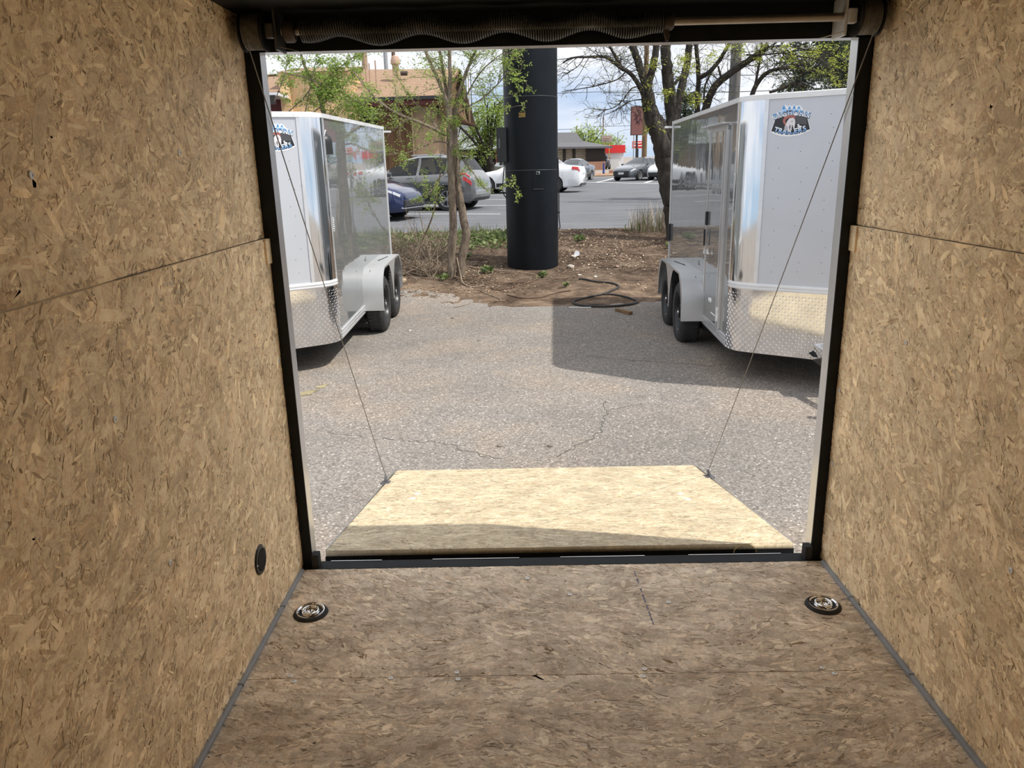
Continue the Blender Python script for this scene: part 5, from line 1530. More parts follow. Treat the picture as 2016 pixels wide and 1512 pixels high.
t13 = T.limb(V3([(4.801, 12, 3.471), (4.97, 11.5, 3.547), (5.189, 11.2, 3.647), (5.357, 11, 3.678)]), .014, .006, 6)
t14 = T.limb(V3([(4.237, 12, 3.819), (4.399, 11.4, 3.772), (4.693, 11, 3.647), (4.956, 10.8, 3.568), (5.281, 10.7, 3.348)]), .014, .006, 6)
t15 = T.limb(V3([(5.17, 12.2, 3.168), (4.902, 12, 3.342), (5.058, 11.7, 3.389), (5.381, 11.6, 3.288), (5.642, 11.6, 3.133)]), .010, .005, 5)
D_ = Vector((0, -.2, 0))
for P_, n_, L_, st_ in ((t1, 9, .5, .3), (t1a, 9, .6, .1), (t1b, 9, .6, .1), (t2, 14, .6, .3), (t3, 12, .6, .3), (t4, 12, .55, .2), (t4b, 10, .55, .2), (t5, 22, .65, .2), (t6, 14, .5, .2), (t6b, 8, .45, .2), (t7, 10, .4, .2),
                       (t8, 6, .35, .2), (t9, 30, .62, .25), (t9a, 10, .5, .1), (t9b, 16, .34, .2), (t9c, 8, .25, .2), (t10, 14, .42, .2), (t11, 8, .36, .2), (t12, 20, .5, .1), (t13, 16, .45, .1), (t14, 20, .45, .1), (t15, 12, .4, .1)):
    T.spray(P_, n_, L_, .0065, 2 if L_ > .4 else 1, st_, spread=.9, bend=.5)
obj('trunk', T.bm, M_BARK_DARK, bt, True); obj('twigs', T.bmt, M_BARK_DARK, bt)
cl_pts = []
rr_ = random.Random(8)
for bx_, by_, bz_, sp, n_ in ((2.286, 12, 3.555, 0.07, 6), (2.385, 12, 3.57, 0.05, 4), (2.203, 12, 3.252, 0.06, 8), (2.202, 12, 2.917, 0.06, 6), (2.269, 12, 2.47, 0.06, 6), (2.445, 12, 2.466, 0.08, 7), (2.554, 12, 3.098, 0.09, 9), (2.92, 12, 3.515, 0.12, 14), (2.869, 12, 3.659, 0.09, 9), (2.994, 12, 3.045, 0.1, 8), (3.346, 12, 3.673, 0.07, 9), (3.125, 12, 2.956, 0.08, 5), (3.808, 12, 3.788, 0.09, 9), (3.66, 12, 3.858, 0.05, 4), (4.177, 12, 3.629, 0.06, 7), (4.318, 11, 3.64, 0.09, 7), (4.456, 11, 3.466, 0.07, 6), (4.699, 11, 3.569, 0.09, 9), (4.877, 11, 3.643, 0.09, 9), (5.121, 11, 3.528, 0.12, 8), (5.302, 11, 3.383, 0.12, 7), (5.081, 11, 3.231, 0.12, 5), (4.799, 11, 3.379, 0.09, 4), (5.244, 11, 3.109, 0.1, 4), (5.322, 11, 3.617, 0.08, 6), (4.238, 12, 3.794, 0.05, 5)):
    for _ in range(n_): cl_pts.append(Vector((bx_ + rr_.gauss(0, sp * .6), by_ + rr_.uniform(-.3, .2), bz_ + rr_.gauss(0, sp * .6))))
V1, F1, tn1 = leaf_cloud(cl_pts, 2400, .060, rng, .035, .32, .0)
V2, F2, tn2 = leaf_cloud(T.twigs, 2600, .036, rng, .02, .35, .0)
fast_mesh('foliage', np.concatenate([V1, V2]), np.concatenate([F1, F2 + len(V1)]), M_BUD, {'tone': ('FLOAT', np.concatenate([tn1, tn2 * .8]))}, bt)

# --- evergreens behind
def evergreen(cx, cy, zb, zt, rad, n, label, seed, name='evergreen_tree', trunk=True):
    t = thing(name, label, 'tree', (cx, cy, gz(cy)), group='evergreens behind the right trailer')
    r = np.random.default_rng(seed); T = Tree(seed)
    P = T.limb([Vector((0, 0, 0)), Vector((.05, 0, zb * .6)), Vector((0, 0, zt - gz(cy) - .3))], .14, .03, 8)
    for k in range(70):
        h = r.uniform(max(.8, zb - gz(cy)), zt - gz(cy)); f = 1 - .55 * (h / (zt - gz(cy)))
        a = r.uniform(0, 2 * PI); L = rad * f * r.uniform(.6, 1.15)
        T.twig(Vector((0, 0, h)), Vector((math.cos(a), math.sin(a), .15)), L, .015, 1, .3, .02, .6)
    obj('trunk', T.bm, M_BARK_DARK, t, True); obj('branches', T.bmt, M_BARK_DARK, t)
    V_, F_, t_ = leaf_cloud(T.twigs, n, .15, r, .07, .22, .1)
    fast_mesh('foliage', V_, F_, M_NEEDLE, {'tone': ('FLOAT', t_)}, t)
    return t
evergreen(7.6, 17.0, 1.6, 5.4, 2.1, 26000, 'dense dark evergreen above the nose of the right trailer', 91)
evergreen(5.2, 23.0, 1.8, 3.9, 1.0, 6000, 'small dark evergreen seen between the trunks of the old tree', 92)
evergreen(9.9, 20.0, 1.6, 6.0, 2.2, 14000, 'tall dark evergreen farthest right behind the trailer', 93)

# --- light green trees far away
def far_tree(cx, cy, zt, rad, n, label, seed, zb=None, mat=None, leaf=.10, bark=None):
    t = thing('leafy_tree', label, 'tree', (cx, cy, gz(cy) - .02), group='leafy trees beyond the parking lot')
    r = np.random.default_rng(seed); T = Tree(seed); g = gz(cy); H_ = zt - g
    T.limb([Vector((0, 0, 0)), Vector((.03 * H_, 0, H_ * .22)), Vector((0, 0, H_ * .4))], .05 * H_, .035 * H_, 8)
    for k in range(11):
        a = k * 2.4; e = r.uniform(.5, 1.3); L = H_ * .55
        d = Vector((math.cos(a) * math.cos(e), math.sin(a) * math.cos(e), math.sin(e)))
        P = T.limb([Vector((0, 0, H_ * .33)), Vector((0, 0, H_ * .4)) + d * L * .5, Vector((0, 0, H_ * .42)) + d * L], .02 * H_, .006 * H_, 5)
        T.spray(P, 7, H_ * .24, .006 * H_, 1, .2)
    P_ = [p for p in T.twigs if p.z < H_ * 1.05 and math.hypot(p.x, p.y) < rad * 1.3]
    obj('trunk', T.bm, bark or M_BARK_DARK, t, True); obj('twigs', T.bmt, M_BARK_DARK, t)
    V_, F_, t_ = leaf_cloud(P_, n, leaf, r, leaf * 1.3, .5, .1)
    fast_mesh('foliage', V_, F_, mat or M_LEAF, {'tone': ('FLOAT', .25 + .75 * t_)}, t)
far_tree(-1.55, 36.0, 5.2, 1.7, 9000, 'rounded light green tree between the young tree and the column', 101)
far_tree(8.2, 92.0, 6.2, 2.2, 2200, 'green tree behind the dark-roofed low building', 102, leaf=.25)
far_tree(12.0, 105.0, 5.8, 2.4, 2200, 'green tree behind the red canopy', 103, leaf=.25)
far_tree(17.5, 80.0, 5.2, 2.2, 2400, 'green tree right of the timber utility pole', 104, leaf=.22)

# ================================================================ cars
def smoothstep(a, b, x): t = np.clip((x - a) / (b - a), 0, 1); return t * t * (3 - 2 * t)

def car(name, label, loc, heading, L, Wd, prof, paint, wheels, side_glass, arch_r=.36, wheel_r=.325, rimc=(.55, .56, .58), plate=True, lights=True, glass_tint=(.02, .025, .03), belt_pts=None, see=False):
    """local x = 0 at the front bumper to L at the rear, y across, z up. heading: world direction of the FRONT"""
    hx, hy = heading; n = math.hypot(hx, hy); hx /= n; hy /= n
    root = thing(name, label, 'car', loc, math.atan2(-hy, -hx), group='parked cars')
    px_, roof, belt = zip(*prof)
    def roof_f(x): return np.interp(x, px_, roof)
    def belt_f(x): return np.interp(x, px_, belt)
    def half_w(x):
        f = np.interp(x, [0, .06, .25, .6, 1.0, L - .7, L - .22, L - .04, L], [.56, .68, .85, .96, 1, 1, .955, .86, .76]); return f * Wd / 2
    def bot(x): return np.interp(x, [0, .10, .6, L - .6, L - .1, L], [.30, .22, .19, .20, .26, .36])
    xs = set(np.linspace(0, L, 46)) | {.03, .08, L - .03, L - .08}
    for w in wheels:
        for k in np.linspace(-1, 1, 17): xs.add(w + arch_r * math.sin(k * PI / 2))
        xs.add(w - arch_r - .012); xs.add(w + arch_r + .012)
    for g0, g1 in side_glass: xs |= {g0, g1}
    xs |= set(px_)
    xs = np.array(sorted(xs)); xs = xs[np.concatenate([[True], np.diff(xs) > .006])]
    def ring(x):
        w = float(half_w(x)); zb = float(bot(x)); be = float(belt_f(x)); ro = float(roof_f(x)); g = max(0.0, min(1.0, (ro - be - .04) / .40))
        za = zb
        for wx in wheels:
            q = arch_r ** 2 - (x - wx) ** 2
            if q > 0: za = max(za, wheel_r + math.sqrt(q))
        za = min(za, be - .12)
        mid = max((zb + be) * .5, za + .015)
        tum = .20 * g
        P = [(0, zb), (w * .90, zb) if za == zb else (w * .72, zb), (w * .965, za if za > zb else zb + .06), (w * 1.0, max(mid - .06, za + .008)), (w * 1.0, max(be - .20, za + .016)),
             (w * .985, max(be - .08, za + .024)), (w * .93, be), (w * .905 - .02 * g, be + .018),
             (w * (.86 - .01 * g) - tum * .85, be + (ro - be) * .55 + .005 if g > 0 else be + (ro - be) * .55),
             (w * (.80) - tum, ro - .055 * g - .004), (w * .70 - tum, ro - .012 * g), (w * .40 - tum * .3, ro + .012), (0, ro + .02)]
        return P
    R = [ring(x) for x in xs]; K = len(R[0])
    bms = {k: bm_new() for k in ('body', 'side_window', 'side_window_', 'windshield', 'rear_window', 'arch')}
    def vget(bm, cache, i, k, s):
        key = (i, k, s if k not in (0, K - 1) else 1)
        if key not in cache:
            y, z = R[i][k]; cache[key] = bm.verts.new((xs[i], y * s, z))
        return cache[key]
    caches = {k: {} for k in bms}
    i_peak = int(np.argmax([r[-1][1] for r in R]))
    for i in range(len(xs) - 1):
        xm = (xs[i] + xs[i + 1]) / 2; gl = float(roof_f(xm) - belt_f(xm))
        slope = (R[i + 1][-1][1] - R[i][-1][1]) / (xs[i + 1] - xs[i])
        for k in range(K - 1):
            for s in (-1, 1):
                key = 'body'
                if k in (7, 8) and gl > .13 and any(a < xm < b for a, b in side_glass): key = 'side_window' if s > 0 else 'side_window_'
                if k in (9, 10, 11) and gl > .12 and abs(slope) > .27: key = 'windshield' if slope > 0 else 'rear_window'
                if k == 0 or (k == 1 and R[i][2][1] > R[i][1][1] + .1): key = 'arch'
                bm, ca = bms[key], caches[key]
                q = [vget(bm, ca, i, k, s), vget(bm, ca, i + 1, k, s), vget(bm, ca, i + 1, k + 1, s), vget(bm, ca, i, k + 1, s)]
                if s < 0: q.reverse()
                q2 = []
                for v in q:
                    if v not in q2: q2.append(v)
                if len(q2) >= 3:
                    try: bm.faces.new(q2)
                    except ValueError: pass
    for i in (0, len(xs) - 1):
        bm, ca = bms['body'], caches['body']
        lp = [vget(bm, ca, i, k, 1) for k in range(K)] + [vget(bm, ca, i, k, -1) for k in range(K - 2, 0, -1)]
        try: bm.faces.new(lp)
        except ValueError: pass
    for b in bms.values(): bmesh.ops.recalc_face_normals(b, faces=b.faces)
    body = obj('body', bms['body'], paint, root, True)
    tg = NT('car_glass'); tg.set(color=glass_tint, rough=.03, spec=.7, coat=.5)
    if see:
        tr = tg.n.new('ShaderNodeBsdfTransparent'); tr.inputs[0].default_value = (.55, .6, .58, 1)
        ms = tg.n.new('ShaderNodeMixShader'); ms.inputs[0].default_value = .42
        tg.l.new(tr.outputs[0], ms.inputs[1]); tg.l.new(tg.b.outputs[0], ms.inputs[2]); tg.l.new(ms.outputs[0], tg.out.inputs['Surface'])
    for k in ('side_window', 'side_window_', 'windshield', 'rear_window'):
        if len(bms[k].faces): obj(k.rstrip('_'), bms[k], tg.m, root, True)
        else: bms[k].free()
    obj('underbody', bms['arch'], M_BLACK_PLASTIC, root)
    def surf(x, t, s, off=.004):
        P = ring(x); k = int(t); f = t - k; k2 = min(k + 1, K - 1)
        y = P[k][0] * (1 - f) + P[k2][0] * f; z = P[k][1] * (1 - f) + P[k2][1] * f
        dy = P[k2][0] - P[k][0]; dzz = P[k2][1] - P[k][1]; nn = math.hypot(dy, dzz) + 1e-9
        return Vector((x, s * (y + off * dzz / nn), z - off * dy / nn))
    def patch(nm, x0, x1, t0, t1, mat, sides=(-1, 1), off=.005, skew=0.0, n=5, m=3, taper=0.0, parent=None):
        for s in sides:
            bm = bm_new(); G = []
            for a in range(n + 1):
                row = []
                for b in range(m + 1):
                    u = a / n; v = b / m; x = x0 + (x1 - x0) * u + skew * (v - .5)
                    tt = t0 + (t1 - t0) * (v * (1 - taper * u) + .5 * taper * u)
                    row.append(bm.verts.new(surf(min(max(x, .002), L - .002), tt, s, off)))
                G.append(row)
            for a in range(n):
                for b in range(m): bm.faces.new((G[a][b], G[a + 1][b], G[a + 1][b + 1], G[a][b + 1]))
            obj(nm, bm, mat, parent or root, True)
    # cabin inside
    bm = bm_new(); zc = float(belt_f(L / 2)); ca, cb_ = side_glass[0][0] + .1, side_glass[-1][1]
    box(bm, (ca, -Wd * .40, .3), (cb_, Wd * .40, zc - .06)); 
    for xx in (ca + (cb_ - ca) * .28, ca + (cb_ - ca) * .62):
        for yy in (-.36, .36): box(bm, (xx, yy - .22, zc - .1), (xx + .14, yy + .22, zc + .12), bevel=.04); box(bm, (xx + .02, yy - .11, zc + .13), (xx + .10, yy + .11, zc + .27), bevel=.03)
    obj('cabin', bm, M_BLACK_PLASTIC, root)
    # wheels
    mr = simple('alloy', rimc, .3, .7, .05)
    for wx in wheels:
        for s in (-1, 1):
            Mx = Matrix.Translation((wx, s * (Wd / 2 - .105), wheel_r)) @ Matrix.Rotation(-s * PI / 2, 4, 'X')
            bm = bm_new(); R_ = wheel_r; Wt = .20
            lathe(bm, [(R_ * .66, -Wt / 2), (R_ * .92, -Wt / 2), (R_, -Wt / 2 + .03), (R_, Wt / 2 - .03), (R_ * .93, Wt / 2), (R_ * .68, Wt / 2), (R_ * .66, Wt / 2 - .02)], Mx, 32)
            ty = obj('tire', bm, M_RUBBER, root, True)
            bm = bm_new(); lathe(bm, [(R_ * .68, Wt / 2 - .006), (R_ * .63, Wt / 2 - .006), (R_ * .60, Wt / 2 - .03), (R_ * .60, 0), (0, 0)], Mx, 32)
            rim = obj('rim', bm, mr, ty, True)
            bm = bm_new(); lathe(bm, [(0, .012), (R_ * .55, .012), (R_ * .58, .004)], Mx, 24); obj('rim_shade', bm, M_BLACK_PLASTIC, rim)
            bm = bm_new()
            for k in range(5):
                Tm = Mx @ Matrix.Rotation(2 * PI * k / 5, 4, 'Z')
                for sk_ in (-1, 1):
                    v = [bm.verts.new(Tm @ Vector(p)) for p in ((.02, sk_ * .012, Wt / 2 - .028), (R_ * .62, sk_ * .055 , Wt / 2 - .012), (R_ * .62, sk_ * .02, Wt / 2 - .012), (.02, sk_ * .0, Wt / 2 - .028))]
                    bm.faces.new(v)
            lathe(bm, [(0, Wt / 2 - .018), (.045, Wt / 2 - .022), (.05, Wt / 2 - .04)], Mx, 14)
            obj('spokes', bm, mr, rim)
    # mirrors, handles, seams, lamps
    xm = side_glass[0][0] + .12
    for s in (-1, 1):
        c = surf(xm, 7.0, s, .0)
        bm = bm_new(); box(bm, (-.07, -.10 if s < 0 else 0, .0), (.07, 0 if s < 0 else .10 * 1.6, .13), Matrix.Translation(c) @ Matrix.Translation((0, s * .04, -.01)), bevel=.03)
        obj('side_mirror', bm, paint, root, True)
    mid = (side_glass[0][1] + side_glass[-1][0]) / 2 if len(side_glass) > 1 else L * .5
    for xh in (side_glass[0][1] - .18, side_glass[-1][1] - .28 if len(side_glass) > 1 else L * .6):
        patch('door_handle', xh - .09, xh + .09, 5.25, 5.55, paint, off=.022)
    for xq in (side_glass[0][0] + .02, side_glass[0][1] + .03):
        patch('door_seam', xq - .004, xq + .004, 2.9, 6.2, M_BLACK_PLASTIC, n=1, m=8, off=.003)
    patch('sill_trim', wheels[0] + arch_r + .05, wheels[1] - arch_r - .05, 2.05, 2.7, M_BLACK_PLASTIC, off=.006)
    return root, patch, surf, ring

M_RED = NT('tail_lamp'); M_RED.set(color=(.42, .012, .015), rough=.12, coat=.8); M_RED = M_RED.m
M_LAMP = NT('head_lamp'); M_LAMP.set(color=(.55, .57, .60), rough=.08, metal=.4, coat=.9); M_LAMP = M_LAMP.m
M_PLATE = simple('number_plate', (.62, .64, .66), .4)
def car_paint(name, c, metal=.4, rough=.22): 
    t = NT(name); f = t.noise(t.coord(), 2, 2); t.set(color=t.ramp(f, [(.3, tuple(x * .97 for x in c)), (.7, tuple(min(1, x * 1.03) for x in c))]), metal=metal, rough=rough, coat=1.0, coatr=.03); return t.m
P_GREY = car_paint('grey_car_paint', (.17, .175, .18), .5); P_WHITE = car_paint('white_car_paint', (.78, .80, .82), 0, .3)
P_BLUE = car_paint('blue_car_paint', (.010, .022, .085), .3); P_DARKBLUE = car_paint('slate_car_paint', (.12, .15, .19), .5)
P_SILVER = car_paint('silver_car_paint', (.40, .42, .43), .6); P_GUN = car_paint('gunmetal_car_paint', (.10, .115, .13), .5)

HATCH = lambda L: [(0, .56, .52), (.05, .66, .60), (.25, .77, .71), (.6, .88, .83), (.9, .95, .91), (1.15, 1.02, .95), (1.55, 1.24, .96), (1.95, 1.46, .97), (2.4, 1.545, .98), (3.0, 1.545, 1.0), (3.55, 1.49, 1.02), (3.78, 1.43, 1.03), (L - .22, 1.10, 1.03), (L - .06, .92, .90), (L, .80, .78)]
SEDAN = lambda L: [(0, .55, .50), (.05, .68, .60), (.3, .78, .72), (1.15, .92, .88), (1.35, .96, .90), (1.8, 1.20, .91), (2.2, 1.39, .92), (2.7, 1.435, .93), (3.1, 1.40, .95), (3.5, 1.26, .97), (L - .85, 1.06, .985), (L - .35, 1.02, 1.0), (L - .08, .99, .97), (L, .80, .76)]
TALL = lambda L: [(0, .70, .62), (.05, .86, .78), (.3, .98, .92), (1.0, 1.10, 1.05), (1.15, 1.16, 1.06), (1.6, 1.48, 1.07), (1.95, 1.68, 1.08), (2.5, 1.74, 1.09), (3.6, 1.73, 1.10), (L - .5, 1.66, 1.11), (L - .12, 1.12, 1.11), (L - .03, .95, .93), (L, .80, .76)]

def place(front_or_rear, pt, heading, L, x_local, side_y=0.0):
    """origin so that local (x_local, side_y) sits at pt. local +x points opposite to heading"""
    hx, hy = heading; n = math.hypot(hx, hy); hx /= n; hy /= n
    ax = Vector((-hx, -hy)); ay = Vector((hy, -hx))
    o = Vector((pt[0], pt[1])) - ax * x_local - ay * side_y
    return (o.x, o.y, gz(pt[1]))

# grey hatchback, tail to the right
HD = (-.95, .30)
L_ = 4.17
loc = place(0, (-2.15, 19.75), HD, L_, 3.38, -.82); 
c1, pt_, sf, rg = car('hatchback_car', 'grey hatchback behind the two-stemmed young tree, tail lamps towards the column', loc, HD, L_, 1.80, HATCH(L_), P_GREY, (.78, 3.38), [(1.5, 2.42), (2.50, 3.30), (3.38, 3.70)], .375, .335, see=True)
pt_('tail_lamp', L_ - .42, L_ - .10, 5.55, 6.2, M_RED, off=.012, taper=.3); pt_('low_tail_lamp', L_ - .28, L_ - .05, 4.0, 4.9, M_RED, off=.014)
pt_('wheel_arch_trim', 3.38 + .37, 3.38 + .46, 2.2, 4.0, P_SILVER, off=.01)
bm = bm_new(); box(bm, (L_ - .85, -.52, 1.475), (L_ - .36, .52, 1.505), bevel=.014); obj('roof_spoiler', bm, P_GREY, c1)
bm = bm_new(); box(bm, (L_ - .05, -.62, .42), (L_ + .015, .62, .56), bevel=.02); obj('bumper_trim', bm, P_SILVER, c1)
bm = bm_new(); box(bm, (2.2, -.55, 1.53), (3.2, -.52, 1.572), bevel=.01); box(bm, (2.2, .52, 1.53), (3.2, .55, 1.572), bevel=.01); obj('roof_rail', bm, P_SILVER, c1)
# blue car, nose to the right
HB = (.95, -.28)
loc = place(0, (-3.78, 16.45), HB, 4.4, .86, .82)
c2_, pt_, sf, rg = car('blue_car', 'dark blue car poking its nose out behind the left trailer', loc, HB, 4.4, 1.86, HATCH(4.4), P_BLUE, (.88, 3.5), [(1.5, 2.5), (2.58, 3.5)], .385, .345)
pt_('head_lamp', .10, .62, 5.3, 6.1, M_LAMP, off=.012, taper=.5)
bm = bm_new(); box(bm, (-.015, -.60, .34), (.05, .60, .50), bevel=.02); obj('grille', bm, M_BLACK_PLASTIC, c2_)
bm = bm_new(); box(bm, (-.02, -.70, .30), (.06, .70, .325), bevel=.006); obj('bumper_trim', bm, P_SILVER, c2_)
# white sedan half hidden by the column
HW = (-.96, .22); L_ = 4.9
loc = place(0, (1.40, 29.6), HW, L_, 3.85, -.84)
c3, pt_, sf, rg = car('sedan_car', 'white sedan half hidden by the column, tail to the right', loc, HW, L_, 1.86, [(x * 1.03, a, b) if x < 4.0 else (x, a * 1.03, b * 1.03) for x, a, b in SEDAN(L_)], P_WHITE, (.95, 3.80), [(1.7, 2.6), (2.68, 3.5)], .375, .34)
pt_('tail_lamp', L_ - .36, L_ - .05, 4.7, 5.9, M_RED, off=.014, taper=-.1)
bm = bm_new(); box(bm, (L_ - .12, -.7, .26), (L_ + .01, .7, .38), bevel=.03); obj('diffuser', bm, M_BLACK_PLASTIC, c3)
# silver tall car behind it, nose to the right
HS = (.97, -.2); L_ = 4.7
loc = place(0, (3.15, 36.6), HS, L_, 0.0, .8)
c4, pt_, sf, rg = car('silver_car', 'silver people carrier standing behind the white sedan', loc, HS, L_, 1.85, TALL(L_), P_SILVER, (.9, 3.65), [(1.35, 2.3), (2.4, 3.3), (3.4, 4.3)], .38, .345)
# slate blue sedan
HQ = (-.42, -.9); L_ = 4.5
loc = place(0, (2.85, 49.0), HQ, L_, .5, 0)
c5, pt_, sf, rg = car('slate_sedan_car', 'slate blue sedan parked just beyond the white sedan', loc, HQ, L_, 1.78, SEDAN(L_), P_DARKBLUE, (.9, 3.55), [(1.6, 2.4), (2.48, 3.3)], .36, .32)
pt_('head_lamp', .10, .5, 5.2, 6.0, M_LAMP, off=.012)
# gunmetal sedan facing the viewer
HG = (-.62, -.78); L_ = 4.5
loc = place(0, (6.35, 46.9), HG, L_, 0.0, 0)
c6, pt_, sf, rg = car('gunmetal_sedan_car', 'dark grey sedan facing the viewer, left of the old tree trunk', loc, HG, L_, 1.78, SEDAN(L_), P_GUN, (.85, 3.5), [(1.6, 2.4), (2.48, 3.3)], .36, .33)
pt_('head_lamp', .10, .45, 5.1, 6.0, M_LAMP, off=.012)
bm = bm_new(); box(bm, (-.02, -.55, .36), (.04, .55, .62), bevel=.02); obj('grille', bm, M_BLACK_PLASTIC, c6)
bm = bm_new(); box(bm, (-.035, -.20, .40), (-.02, .20, .53)); obj('number_plate', bm, M_PLATE, c6)
bm = bm_new(); box(bm, (-.03, -.60, .60), (-.0, .60, .625)); obj('grille_trim', bm, P_SILVER, c6)
loc = place(0, (8.35, 45.9), HG, 4.4, 0.0, 0)
c7, pt_, sf, rg = car('white_hatchback_car', 'white hatchback mostly hidden behind the old tree trunk', loc, HG, 4.4, 1.80, HATCH(4.4), P_WHITE, (.85, 3.4), [(1.5, 2.4), (2.5, 3.3)], .37, .33)
pt_('head_lamp', .10, .45, 5.1, 6.0, M_LAMP, off=.012)
bm = bm_new(); box(bm, (-.02, -.55, .30), (.04, .55, .50), bevel=.02); obj('grille', bm, M_BLACK_PLASTIC, c7)
# dark pickup by the low building
loc = place(0, (8.75, 80.4), (0, -1), 5.2, 0, 0)
c8, pt_, sf, rg = car('pickup_car', 'dark pickup parked between the low building and the white shed', loc, (0, -1), 5.2, 1.9, TALL(5.2), car_paint('black_car_paint', (.03, .03, .035)), (.95, 4.0), [(1.4, 2.3), (2.4, 3.2)], .40, .36)
loc = place(0, (12.6, 78.0), (1, -.1), 5.2, 0, 0)
c9, pt_, sf, rg = car('maroon_truck', 'dark red truck far off behind the old tree trunk', (18.3, 74.0, gz(74)), (1, -.1), 5.2, 1.9, TALL(5.2), car_paint('maroon_car_paint', (.10, .015, .015)), (.95, 4.0), [(1.4, 2.3), (2.4, 3.2)], .40, .36)
for c_ in (c8, c9): c_['category'] = 'truck'

# ================================================================ buildings
def mat_brick(name, a, b, m, sc=1.0):
    t = NT(name); n = t.n.new('ShaderNodeTexBrick')
    o = t.coord(); s_ = t.sep(o); cx = t.n.new('ShaderNodeCombineXYZ'); t.l.new(t.math('ADD', s_[0], s_[1]), cx.inputs[0]); t.l.new(s_[2], cx.inputs[1]); t.l.new(cx.outputs[0], n.inputs['Vector'])
    n.inputs['Color1'].default_value = (*a, 1); n.inputs['Color2'].default_value = (*b, 1); n.inputs['Mortar'].default_value = (*m, 1)
    n.inputs['Scale'].default_value = sc; n.inputs['Mortar Size'].default_value = .02; n.inputs['Brick Width'].default_value = .30; n.inputs['Row Height'].default_value = .10
    t.set(color=n.outputs['Color'], rough=.85); return t.m
M_BRICKY = mat_brick('tan_brick', (.74, .44, .19), (.86, .55, .27), (.66, .48, .30))
M_BRICKO = mat_brick('orange_brick', (.36, .13, .07), (.42, .18, .10), (.30, .22, .17))
M_STONE = mat_brick('field_stone', (.30, .25, .19), (.40, .35, .27), (.22, .19, .15), .4)
def mat_shingle(name, a, b):
    t = NT(name); o = t.coord(); n = t.noise(t.mapping(o, scale=(1.2, 1, 6)), 4, 4, .6); w = t.n.new('ShaderNodeTexWave'); w.wave_type = 'BANDS'; w.bands_direction = 'Z'
    t.l.new(o, w.inputs['Vector']); w.inputs['Scale'].default_value = 3.6; w.inputs['Distortion'].default_value = .8
    t.set(color=t.mix(.4, t.ramp(n, [(.3, tuple(x * .85 for x in a)), (.7, tuple(x * .85 for x in b))]), t.ramp(w.outputs['Fac'], [(0, tuple(x * .6 for x in a)), (.3, b)])), rough=.9); return t.m
M_SHINGLE = mat_shingle('brown_shingle', (.26, .16, .10), (.40, .27, .18))
M_GREYROOF = mat_shingle('grey_roof', (.10, .10, .11), (.17, .17, .18))
M_PLY = mat_bark('brown_siding', (.16, .09, .05), (.25, .15, .085), 2)
M_STUCCO = simple('tan_stucco', (.46, .31, .19), .9, 0, .08, 3)
M_DKRED = simple('dark_red_fascia', (.11, .018, .015), .6)
M_DARK = simple('dark_recess', (.03, .025, .022), .8)
M_METAL_G = simple('grey_metal', (.34, .36, .38), .5, .3)

hb = thing('brick_building', 'tan brick building with brown shingle roof beyond the parked cars', 'building', (0, 0, 0))
def part_box(nm, lo, hi, mat, parent, bevel=0):
    bm = bm_new(); box(bm, lo, hi, bevel=bevel); return obj(nm, bm, mat, parent)
g30 = gz(31) - .1
part_box('recess_wall', (-6.95, 31.4, g30), (-6.0, 36.0, 4.6), M_DARK, hb)
part_box('siding_wall', (-6.0, 31.2, g30), (-4.45, 36.0, 4.6), M_PLY, hb)
for x in (-5.7, -5.3, -4.9, -4.6): part_box('batten', (x, 31.15, g30), (x + .04, 31.2, 4.5), M_PLY, hb)
part_box('stucco_wall', (-4.45, 31.0, g30), (-3.45, 36.0, 4.6), M_STUCCO, hb)
part_box('downpipe', (-4.52, 30.9, g30), (-4.44, 30.98, 4.4), M_STUCCO, hb)
part_box('fascia', (-6.75, 30.0, 4.40), (-3.25, 30.12, 4.74), M_DKRED, hb)
part_box('soffit', (-6.75, 30.12, 4.40), (-3.25, 36, 4.46), M_DKRED, hb)
bm = bm_new()
def quad(bm, pts): return bm.faces.new([bm.verts.new(p) for p in pts])
quad(bm, [(-6.85, 29.95, 4.74), (-3.2, 29.95, 4.70), (-2.62, 34.0, 6.18), (-7.3, 34.0, 6.25)])
quad(bm, [(-6.85, 29.95, 4.66), (-7.3, 34.0, 6.17), (-2.62, 34.0, 6.10), (-3.2, 29.95, 4.62)])
quad(bm, [(-6.85, 29.95, 4.66), (-3.2, 29.95, 4.62), (-3.2, 29.95, 4.70), (-6.85, 29.95, 4.74)])
quad(bm, [(-7.3, 34.0, 6.25), (-2.62, 34.0, 6.18), (-2.5, 38.0, 4.7), (-7.0, 38, 4.7)])
obj('roof', bm, M_SHINGLE, hb)
part_box('gutter', (-6.85, 29.88, 4.60), (-3.2, 29.96, 4.72), M_BLACK_PLASTIC, hb)
bm = bm_new()   # side gable with deep barge board
quad(bm, [(-3.3, 30.3, 3.9), (-2.15, 31.2, 3.7), (-2.0, 34.2, 3.7), (-2.62, 34.0, 6.18), (-2.7, 32.0, 5.45), (-3.2, 29.95, 4.72)])
quad(bm, [(-3.3, 30.3, 3.9), (-3.3, 33.3, 3.9), (-2.0, 34.2, 3.7), (-2.15, 31.2, 3.7)])
quad(bm, [(-2.15, 31.2, 3.7), (-2.0, 34.2, 3.7), (-2.62, 34.0, 6.18), (-2.4, 31.6, 5.6)])
obj('gable', bm, mat_bark('dark_gable_board', (.085, .05, .03), (.15, .09, .055), 2), hb)
for k in range(4): part_box('gable_batten', (-2.32 + .09 * k, 31.2 + .2 * k, 3.75), (-2.29 + .09 * k, 31.24 + .2 * k, 5.45 + .1 * k), M_DARK if k % 2 else M_STUCCO, hb)
